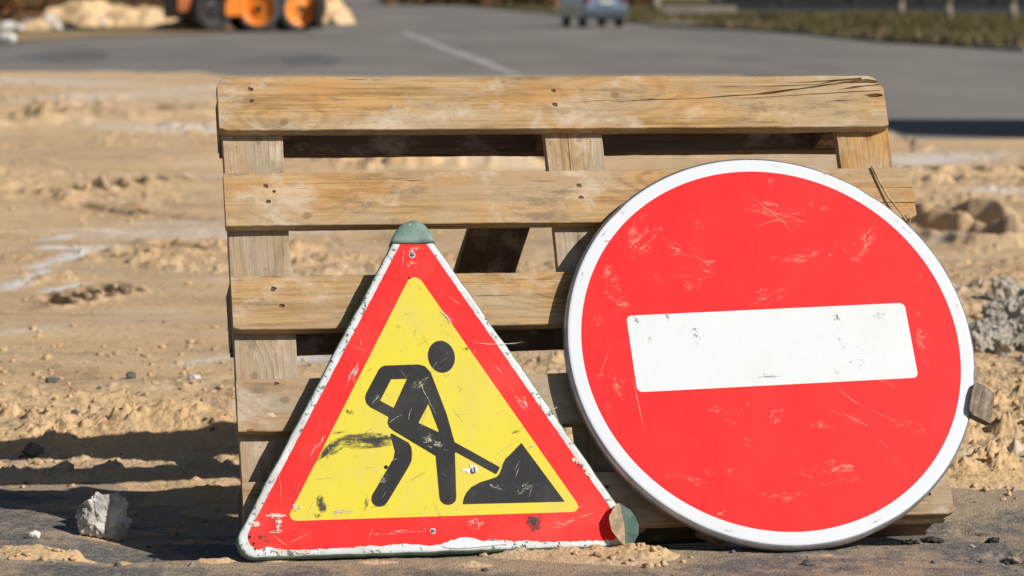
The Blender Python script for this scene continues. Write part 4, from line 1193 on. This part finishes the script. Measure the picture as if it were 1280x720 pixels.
# ------------------------------------------------------------------ background things
def leaf_cloud(centers, radii, n, size, seed):
    rg = np.random.RandomState(seed)
    idx = rg.randint(0, len(centers), n); C = np.array(centers)[idx]; R_ = np.array(radii)[idx]
    d = rg.normal(size=(n, 3)); d /= np.linalg.norm(d, axis=1)[:, None]
    P = C + d * R_ * (rg.rand(n, 1) ** .45)
    a = rg.normal(size=(n, 3)); a /= np.linalg.norm(a, axis=1)[:, None]
    b = np.cross(a, rg.normal(size=(n, 3))); b /= np.linalg.norm(b, axis=1)[:, None]
    s = size * rg.uniform(.5, 1.3, (n, 1))
    V = np.stack([P - a * s, P + b * s * .5, P + a * s, P - b * s * .5], 1).reshape(-1, 3)
    F = np.arange(n * 4).reshape(-1, 4)
    return V, F
def leaf_mat(name, a, b, c=None):
    n = NT(name); co = n.coord()
    w = n.voro(co, 5.0, out='Color'); s = n.n('ShaderNodeSeparateColor'); n.l(w, s.inputs[0])
    col = n.mix(s.outputs[0], a, b)
    if c: col = n.mix(n.ramp(n.noise(co, .8, 3), .5, .6), col, c)
    return n.fin(col, .75, spec=.2)
M_LEAF = leaf_mat('dull_green_leaves', (.025, .035, .012), (.06, .065, .022))
M_LEAFB = leaf_mat('autumn_leaves', (.13, .055, .03), (.24, .12, .055), (.09, .085, .03))
M_LEAFH = leaf_mat('dark_hedge_leaves', (.012, .017, .008), (.030, .030, .015))
M_BARK = simple('pale_bark', (.26, .22, .18), .9, 0, .25, 5, .5)
M_BARKD = simple('dark_bark', (.06, .045, .035), .9, 0, .25, 5, .5)
rt = random.Random(6)
def tree(px, py, tw, H, label, crown_r, mat=M_LEAF, bark=M_BARK, nl=2600, seed=0, group='street trees along the right verge'):
    x, y = G(px, py)
    t = empty('tree', label, 'tree', (x, y, .02), group=group)
    bm = bmesh.new(); lean = rt.uniform(-.15, .15); rg2 = random.Random(seed)
    prev = None; tops = []
    pts = [Vector((lean * k / 6 + rg2.uniform(-.03, .03), rg2.uniform(-.03, .03), H * .5 * k / 6)) for k in range(7)]
    for k in range(6): cyl(bm, pts[k], pts[k + 1] + (pts[k + 1] - pts[k]) * .02, tw / 2 * (1.15 if k == 0 else 1 - k * .08), tw / 2 * (1 - (k + 1) * .08), 12)
    for k in range(6):
        a = k * 1.05 + rg2.random(); p = pts[4 + k % 3]; q = p + Vector((math.cos(a) * crown_r * .7, math.sin(a) * crown_r * .7, H * rg2.uniform(.15, .35)))
        cyl(bm, p, q, tw * .22, tw * .07, 8); tops.append(q)
    from_bm('trunk', bm, bark, t, False)
    cs = [tuple(q) for q in tops] + [(0, 0, H * .75), (0, 0, H * .9)]
    V, F = leaf_cloud(cs, [(crown_r * .5,) * 3] * len(cs), nl, .13, seed)
    link('crown', np_mesh('crown', V, F, False), mat, t)
    return t
tree(1125, 24, .21, 6.5, 'slim pale trunk leftmost of the three on the right verge', 1.7, seed=1)
tree(1185, 28, .21, 6.0, 'slim pale trunk in the middle of the three on the right verge', 1.6, seed=2)
tree(1266, 30, .20, 6.5, 'slim pale trunk rightmost of the three on the right verge', 1.8, seed=3)
tree(820, 13, .42, 7.0, 'pale trunk just right of the car at the far side of the road', 2.2, seed=4)
tree(1420, 40, .25, 6.0, 'verge tree standing at the outer right', 1.8, seed=7)

def hedge(name, x0, x1, y, h, mat, label, n, seed, size=.16, cat='hedge', z0=0, dep=1.4):
    rg2 = random.Random(seed); cs = []; rs = []
    k = max(3, int((x1 - x0) / 1.1))
    for i in range(k):
        x = x0 + (x1 - x0) * (i + .5) / k
        for zz in (.3, .65):
            cs.append((x + rg2.uniform(-.4, .4), y + rg2.uniform(-.4, .4), z0 + h * zz * rg2.uniform(.75, 1.1))); rs.append((1.0, dep * .6, h * .38))
    V, F = leaf_cloud(cs, rs, n, size, seed)
    return meta(link(name, np_mesh(name, V, F, False), mat), label, cat)
hedge('hedge', 9.5, 40, 128, 3.6, M_LEAFH, 'long dark hedge behind the trunks at upper right', 26000, 5, .2, dep=3)
hedge('hedge', -9, 9.5, 190, 3.4, M_LEAFB, 'far brownish hedge across the end of the road', 9000, 15, .22, dep=2.5)
for i, (px, py, h, lab) in enumerate(((12, 22, 2.2, 'reddish brown shrub at the far upper left corner'), (48, 20, 2.0, 'russet shrub behind the white rubble at upper left'), (95, 8, 2.3, 'brown shrub behind the sand mound at upper left'), (150, 6, 2.1, 'dark brown shrub left of the orange machine'), (196, 5, 2.0, 'brown shrub directly behind the left end of the orange machine'), (-40, 20, 2.4, 'russet shrub past the left side of the row'))):
    x, y = G(px, py + 6)
    hedge('shrub', x - 1.3, x + 1.3, y, h, M_LEAFB, lab, 1500, 30 + i, .11, 'shrub')['group'] = 'shrubs behind the sand mounds'

def grass():
    rg = np.random.RandomState(3); n = 42000
    a = redge[1:8]; seg = rg.randint(0, len(a) - 1, n); t = rg.rand(n)
    A = np.array(a); base = A[seg] * (1 - t[:, None]) + A[seg + 1] * t[:, None]
    off = rg.rand(n) ** 1.6 * 30
    x = base[:, 0] + .15 + off * .45 + rg.normal(0, .1, n); y = base[:, 1] + .1 + off
    keep = fbm(x * .35, y * .12, 3, 7) + .25 * rg.rand(n) > -.05
    x, y = x[keep], y[keep]; n = len(x)
    h = rg.uniform(.05, .16, n) * (1 + .8 * np.clip(fbm(x * .5, y * .2, 2, 9), -.5, 1)); an = rg.rand(n) * 3.14; w = rg.uniform(.02, .05, n)
    lx, ly = rg.normal(0, .05, n), rg.normal(0, .05, n)
    dx, dy = np.cos(an) * w, np.sin(an) * w
    V = np.stack([np.stack([x - dx, y - dy, np.full(n, .03)], 1), np.stack([x + dx, y + dy, np.full(n, .03)], 1), np.stack([x + lx, y + ly, .05 + h], 1)], 1).reshape(-1, 3)
    F = np.arange(n * 3).reshape(-1, 3)
    o = link('grass', np_mesh('grass', V, F, False), leaf_mat('dry_grass_blades', (.07, .075, .025), (.16, .13, .055), (.20, .15, .085)))
    meta(o, 'patchy half dry grass along the right verge', 'grass', kind='stuff')
grass()

# low pale wall, dark fence, post on the far side
def simple_box(name, c, s, mat, label, cat, rz=0, group=None, bev=.01):
    bm = bmesh.new(); box(bm, (0, 0, s[2] / 2), s, bev)
    o = from_bm(name, bm, mat); o.location = c; o.rotation_euler = (0, 0, rz)
    return meta(o, label, cat, group)
M_WALL = simple('pale_wall', (.25, .23, .20), .9, 0, .15, 1)
M_FENCE = simple('dark_fence_paint', (.03, .028, .028), .7, 0, .2, 3)
x0, y0 = G(828, 18); x1, _ = G(920, 18)
simple_box('low_wall', ((x0 + x1) / 2, y0, .04), ((x1 - x0), .3, .30), M_WALL, 'low pale wall beyond the road right of the car', 'wall')
fx0, fy = 8.4, 122.0
fe = empty('fence', 'dark slatted fence in the shade beyond the right verge', 'fence', (fx0, fy, .0))
M_PLINTH = simple('bluish_plinth', (.06, .065, .08), .9)
bm = bmesh.new(); box(bm, (9, 0, .14), (18, .25, .18), .01); from_bm('plinth', bm, M_PLINTH, fe)
for k in range(7):
    bm = bmesh.new(); box(bm, (k * 3.0, 0, 1.02), (.14, .14, 1.56), .01); from_bm('post', bm, M_FENCE, fe)
for k in range(6):
    bm = bmesh.new()
    for j in range(11): box(bm, (k * 3.0 + 1.5, 0, .31 + j * .14), (2.85, .03, .10), .003)
    from_bm('slat_panel', bm, M_FENCE, fe)
px_, py_ = G(698, 14)
simple_box('post', (px_, py_, .02), (.30, .30, 1.6), simple('faded_orange_post', (.42, .22, .12), .8), 'faded orange post at the far verge left of the car', 'post')

# sand mounds and white rubble at upper left
def mound(px, py, rx, ry, h, seed, label, mat=M_EARTHS if 'M_EARTHS' in globals() else None):
    x, y = G(px, py); n = 48
    u = np.linspace(-1, 1, n); U, V = np.meshgrid(u, u)
    r = np.sqrt(U ** 2 + V ** 2)
    r = r * (1 + .35 * fbm(U * 2.5, V * 2.5 + seed, 4, seed + 9))
    z = h * np.maximum(0, 1 - r ** 1.5) * (1 + .6 * fbm(U * 3 + seed, V * 3, 4, seed)) + .06 * fbm(U * 9, V * 9, 3, seed) - .05
    i = (np.arange(n - 1)[:, None] * n + np.arange(n - 1)[None, :]); F = np.stack([i, i + 1, i + n + 1, i + n], -1).reshape(-1, 4)
    me = np_mesh('sand_mound', np.stack([U.ravel() * rx, V.ravel() * ry, z.ravel()], 1), F)
    for nm, val in (('tone', .8), ('dust', .0), ('lump', .6)):
        at = me.attributes.new(nm, 'FLOAT', 'POINT'); at.data.foreach_set('value', np.full(n * n, val, np.float32))
    o = link('sand_mound', me, M_SAND); o.location = (x, y, .03)
    return meta(o, label, 'mound', 'sand mounds beside the road')
mound(110, 33, 1.5, 1.6, .75, 3, 'sand mound behind the white rubble at upper left')
mound(180, 33, 1.6, 1.6, .55, 5, 'low sand mound between the rubble and the orange machine')
mound(60, 38, 1.0, 1.2, .25, 6, 'flat sand mound nearest the upper left corner')
mound(412, 30, .72, 1.6, .75, 9, 'steep sand mound at the right end of the orange machine')
mound(232, 40, 1.1, 1.0, .28, 11, 'sand spilled under the left end of the orange machine')
wm = [rock_mesh('rubble_block', (1, .8, .6), 200 + k, 3, .3, 6) for k in range(3)]
for m in wm: m.materials.append(M_WHITEST)
for k, (px, py, s) in enumerate(((62, 34, .24), (42, 36, .17), (34, 33, .12), (95, 22, .16), (118, 33, .15), (138, 31, .17), (160, 32, .14), (172, 30, .15), (148, 29, .19), (8, 62, .20), (10, 42, .20), (25, 42, .14), (70, 41, .16), (128, 34, .12))):
    x, y = G(px, py); o = link('rubble_block', wm[k % 3]); o.location = (x, y, .05 + s * .5); o.scale = (s, s, s); o.rotation_euler = (0, 0, k * 1.3)
    meta(o, 'whitish rubble block at the foot of the sand mounds at upper left', 'rubble', 'whitish blocks beside the sand mounds')

# unseen block added at right only to cast shade on the road edge
simple_box('shade_block', (4.85, 17.95, .0), (1.5, 2.2, 1.4), M_CONC, 'unseen block added to cast shade on the road edge', 'block', bev=.03)

# --- wheels
M_TYRE = simple('tyre_rubber', (.035, .034, .034), .85, 0, .3, 6, .3)
M_TYREG = simple('dusty_tyre', (.085, .082, .078), .9, 0, .3, 6, .3)
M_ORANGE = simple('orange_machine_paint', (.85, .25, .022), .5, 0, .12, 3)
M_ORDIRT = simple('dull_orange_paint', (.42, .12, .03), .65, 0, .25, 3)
M_BLACKM = simple('black_machine_steel', (.014, .012, .012), .6, 0, .3, 4)
M_GLASS = simple('dark_glass', (.03, .035, .04), .1, 0, .1, 3)
def wheel(parent, c, r, w, yaw, rimmat, tyre, lugs=18):
    M = Matrix.Translation(c) @ Matrix.Rotation(yaw, 4, 'Z')   # axle along local Y, outer face at -Y
    bm = bmesh.new(); n = 40
    prof = [(.74, -.42), (.77, -.48), (.84, -.52), (.93, -.48), (.985, -.38), (1, 0), (.985, .38), (.93, .48), (.84, .52), (.74, .45)]
    R_ = [[bm.verts.new(M @ Vector((r * q * math.cos(k * 2 * math.pi / n), w * y, r * q * math.sin(k * 2 * math.pi / n)))) for k in range(n)] for q, y in prof]
    for a, b in zip(R_[:-1], R_[1:]):
        for k in range(n): bm.faces.new((a[k], b[k], b[(k + 1) % n], a[(k + 1) % n])).smooth = True
    for k in range(lugs):
        a = k * 2 * math.pi / lugs
        for sg in (-1, 1):
            box(bm, M @ Vector((r * math.cos(a + sg * .06), sg * w * .24, r * math.sin(a + sg * .06))), (.05 * r * 2, w * .42, .07 * r), 0, M.to_3x3().to_4x4() @ Matrix.Rotation(-a, 4, 'Y') @ Matrix.Rotation(math.pi / 2, 4, 'Y') @ Matrix.Rotation(sg * .5, 4, 'Z'))
    bmesh.ops.recalc_face_normals(bm, faces=bm.faces)
    wo = from_bm('wheel', bm, tyre, parent)
    bm = bmesh.new()
    prof = [(.77, -.44), (.73, -.47), (.69, -.40), (.62, -.28), (.40, -.24), (.30, -.30), (.17, -.34), (.15, -.28), (.02, -.28)]
    R_ = [[bm.verts.new(M @ Vector((r * q * math.cos(k * 2 * math.pi / n), w * y, r * q * math.sin(k * 2 * math.pi / n)))) for k in range(n)] for q, y in prof]
    for a, b in zip(R_[:-1], R_[1:]):
        for k in range(n): bm.faces.new((a[k], b[k], b[(k + 1) % n], a[(k + 1) % n])).smooth = True
    bm.faces.new(R_[-1])
    bmesh.ops.recalc_face_normals(bm, faces=bm.faces)
    from_bm('rim', bm, rimmat, wo)
    bm = bmesh.new(); cyl(bm, M @ Vector((0, -w * .24, 0)), M @ Vector((0, -w * .42, 0)), r * .14, r * .12, 16)
    from_bm('hub', bm, M_BLACKM, wo)
    return wo

def machine():
    gx, gy = G(322, 40.5)
    t = empty('road_machine', 'orange wheeled road construction machine with orange rims parked beyond the road at upper left', 'construction machine', (gx, gy, .03), rad(14))
    k = gy / FPX          # metres per photo pixel there
    X = lambda px: (px - 322) * k
    r = .49
    wheel(t, (X(324), 0, r), r, .34, rad(-22), M_ORANGE, M_TYREG)
    wheel(t, (X(373), -.05, r), r, .34, rad(14), M_ORANGE, M_TYREG)
    wheel(t, (X(262), -.05, r * .97), r * .97, .50, rad(20), M_BLACKM, M_TYRE)
    for px in (262, 322, 375): wheel(t, (X(px), 1.9, r), r, .4, math.pi, M_BLACKM, M_TYRE)
    def part(name, bl, mat):
        bm = bmesh.new()
        for c, s, b in bl: box(bm, c, s, b)
        return from_bm(name, bm, mat, t)
    part('chassis', [((X(318), .95, .62), ((400 - 214) * k, 1.25, .42), .04), ((X(262), .9, .38), (1.0, .9, .35), .04), ((X(290), 1.0, .36), (1.2, .9, .3), .04)], M_BLACKM)
    part('body_panel', [((X(346), -.04, .98), (.55, .16, .34), .03)], M_ORANGE)
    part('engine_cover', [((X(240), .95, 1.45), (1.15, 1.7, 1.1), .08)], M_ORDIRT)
    part('counterweight', [((X(246), .35, .62), ((282 - 211) * k, 1.0, .66), .05)], M_BLACKM)
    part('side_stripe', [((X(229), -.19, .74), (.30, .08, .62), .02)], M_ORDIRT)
    part('step_panel', [((X(293), -.02, .66), (.46, .30, .66), .03)], M_ORANGE)
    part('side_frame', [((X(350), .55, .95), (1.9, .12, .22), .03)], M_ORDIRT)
    part('mudguard', [((X(348), .1, 1.12), (1.9, .5, .07), .03)], M_BLACKM)
    part('blade', [((X(396), .3, .40), (.16, 1.5, .70), .03)], M_BLACKM)
    part('cab', [((X(300), .95, 2.1), (1.3, 1.5, 1.7), .08)], M_ORANGE)
    for yy in (.18, 1.72): part('window', [((X(300), yy, 2.25), (1.1, .03, 1.1), .01)], M_GLASS)
    part('cab_roof', [((X(300), .95, 3.0), (1.5, 1.7, .10), .04)], M_BLACKM)
    part('bonnet', [((X(355), .95, 1.5), (1.3, 1.1, .65), .08)], M_ORANGE)
machine()

def car():
    gx, gy = G(757, 35)
    t = empty('parked_car', 'small silver blue car seen from behind on the road in the far distance', 'car', (gx, gy, .015), rad(11))
    t.scale = (.88, .88, .92)
    M_CAR = simple('silver_blue_paint', (.30, .38, .48), .25, .7, .05, 1); 
    W = 1.28; Ln = 3.6
    prof = [(0, .30), (0, .55), (.05, .78), (.30, .98), (.55, 1.42), (1.1, 1.50), (2.0, 1.47), (2.65, 1.02), (3.35, .90), (3.55, .70), (3.6, .45), (3.55, .26), (.1, .24)]
    bm = bmesh.new(); secs = []
    for s, ins in ((-1, 0), (-.93, -.0), (.93, 0), (1, 0)):
        ring = []
        for (y, z) in prof:
            tuck = .10 * max(0, (z - .9)) / .5
            e = .03 if abs(s) == 1 else 0
            ring.append(bm.verts.new((s * (W / 2 - tuck) , y + (e if y < 1.8 else -e), z - (e if z > .5 else -e))))
        secs.append(ring)
    for a, b in zip(secs[:-1], secs[1:]):
        for k in range(len(prof)): bm.faces.new((a[k], a[(k + 1) % len(prof)], b[(k + 1) % len(prof)], b[k])).smooth = False
    bm.faces.new(secs[0]); bm.faces.new(secs[-1])
    bmesh.ops.recalc_face_normals(bm, faces=bm.faces)
    from_bm('body', bm, M_CAR, t)
    def part(name, c, s, mat, b=.02, rot=None):
        bm = bmesh.new(); box(bm, c, s, b, rot); return from_bm(name, bm, mat, t)
    part('rear_window', (0, .40, 1.20), (W * .80, .03, .42), M_GLASS, .01, Matrix.Rotation(-.52, 4, 'X'))
    for s in (-1, 1): part('side_window', (s * (W / 2 - .045), 1.35, 1.20), (.03, 1.35, .32), M_GLASS, .01, Matrix.Rotation(-s * .19, 4, 'Y'))
    part('bumper', (0, -.02, .42), (W * 1.0, .14, .24), simple('bumper_plastic', (.07, .09, .12), .5), .04)
    part('number_plate', (0, -.04, .68), (.40, .02, .11), simple('plate_white', (.5, .5, .5), .5), .004)
    for s in (-1, 1): part('tail_light', (s * .53, .0, .76), (.14, .06, .20), simple('tail_lamp', (.25, .03, .03), .2), .02)
    for yy in (.62, 2.85):
        for s in (-1, 1):
            wheel(t, (s * (W / 2 - .10), yy, .29), .29, .18, s * math.pi / 2, simple('car_rim', (.3, .3, .32), .4, .6), M_TYRE, 0)
car()
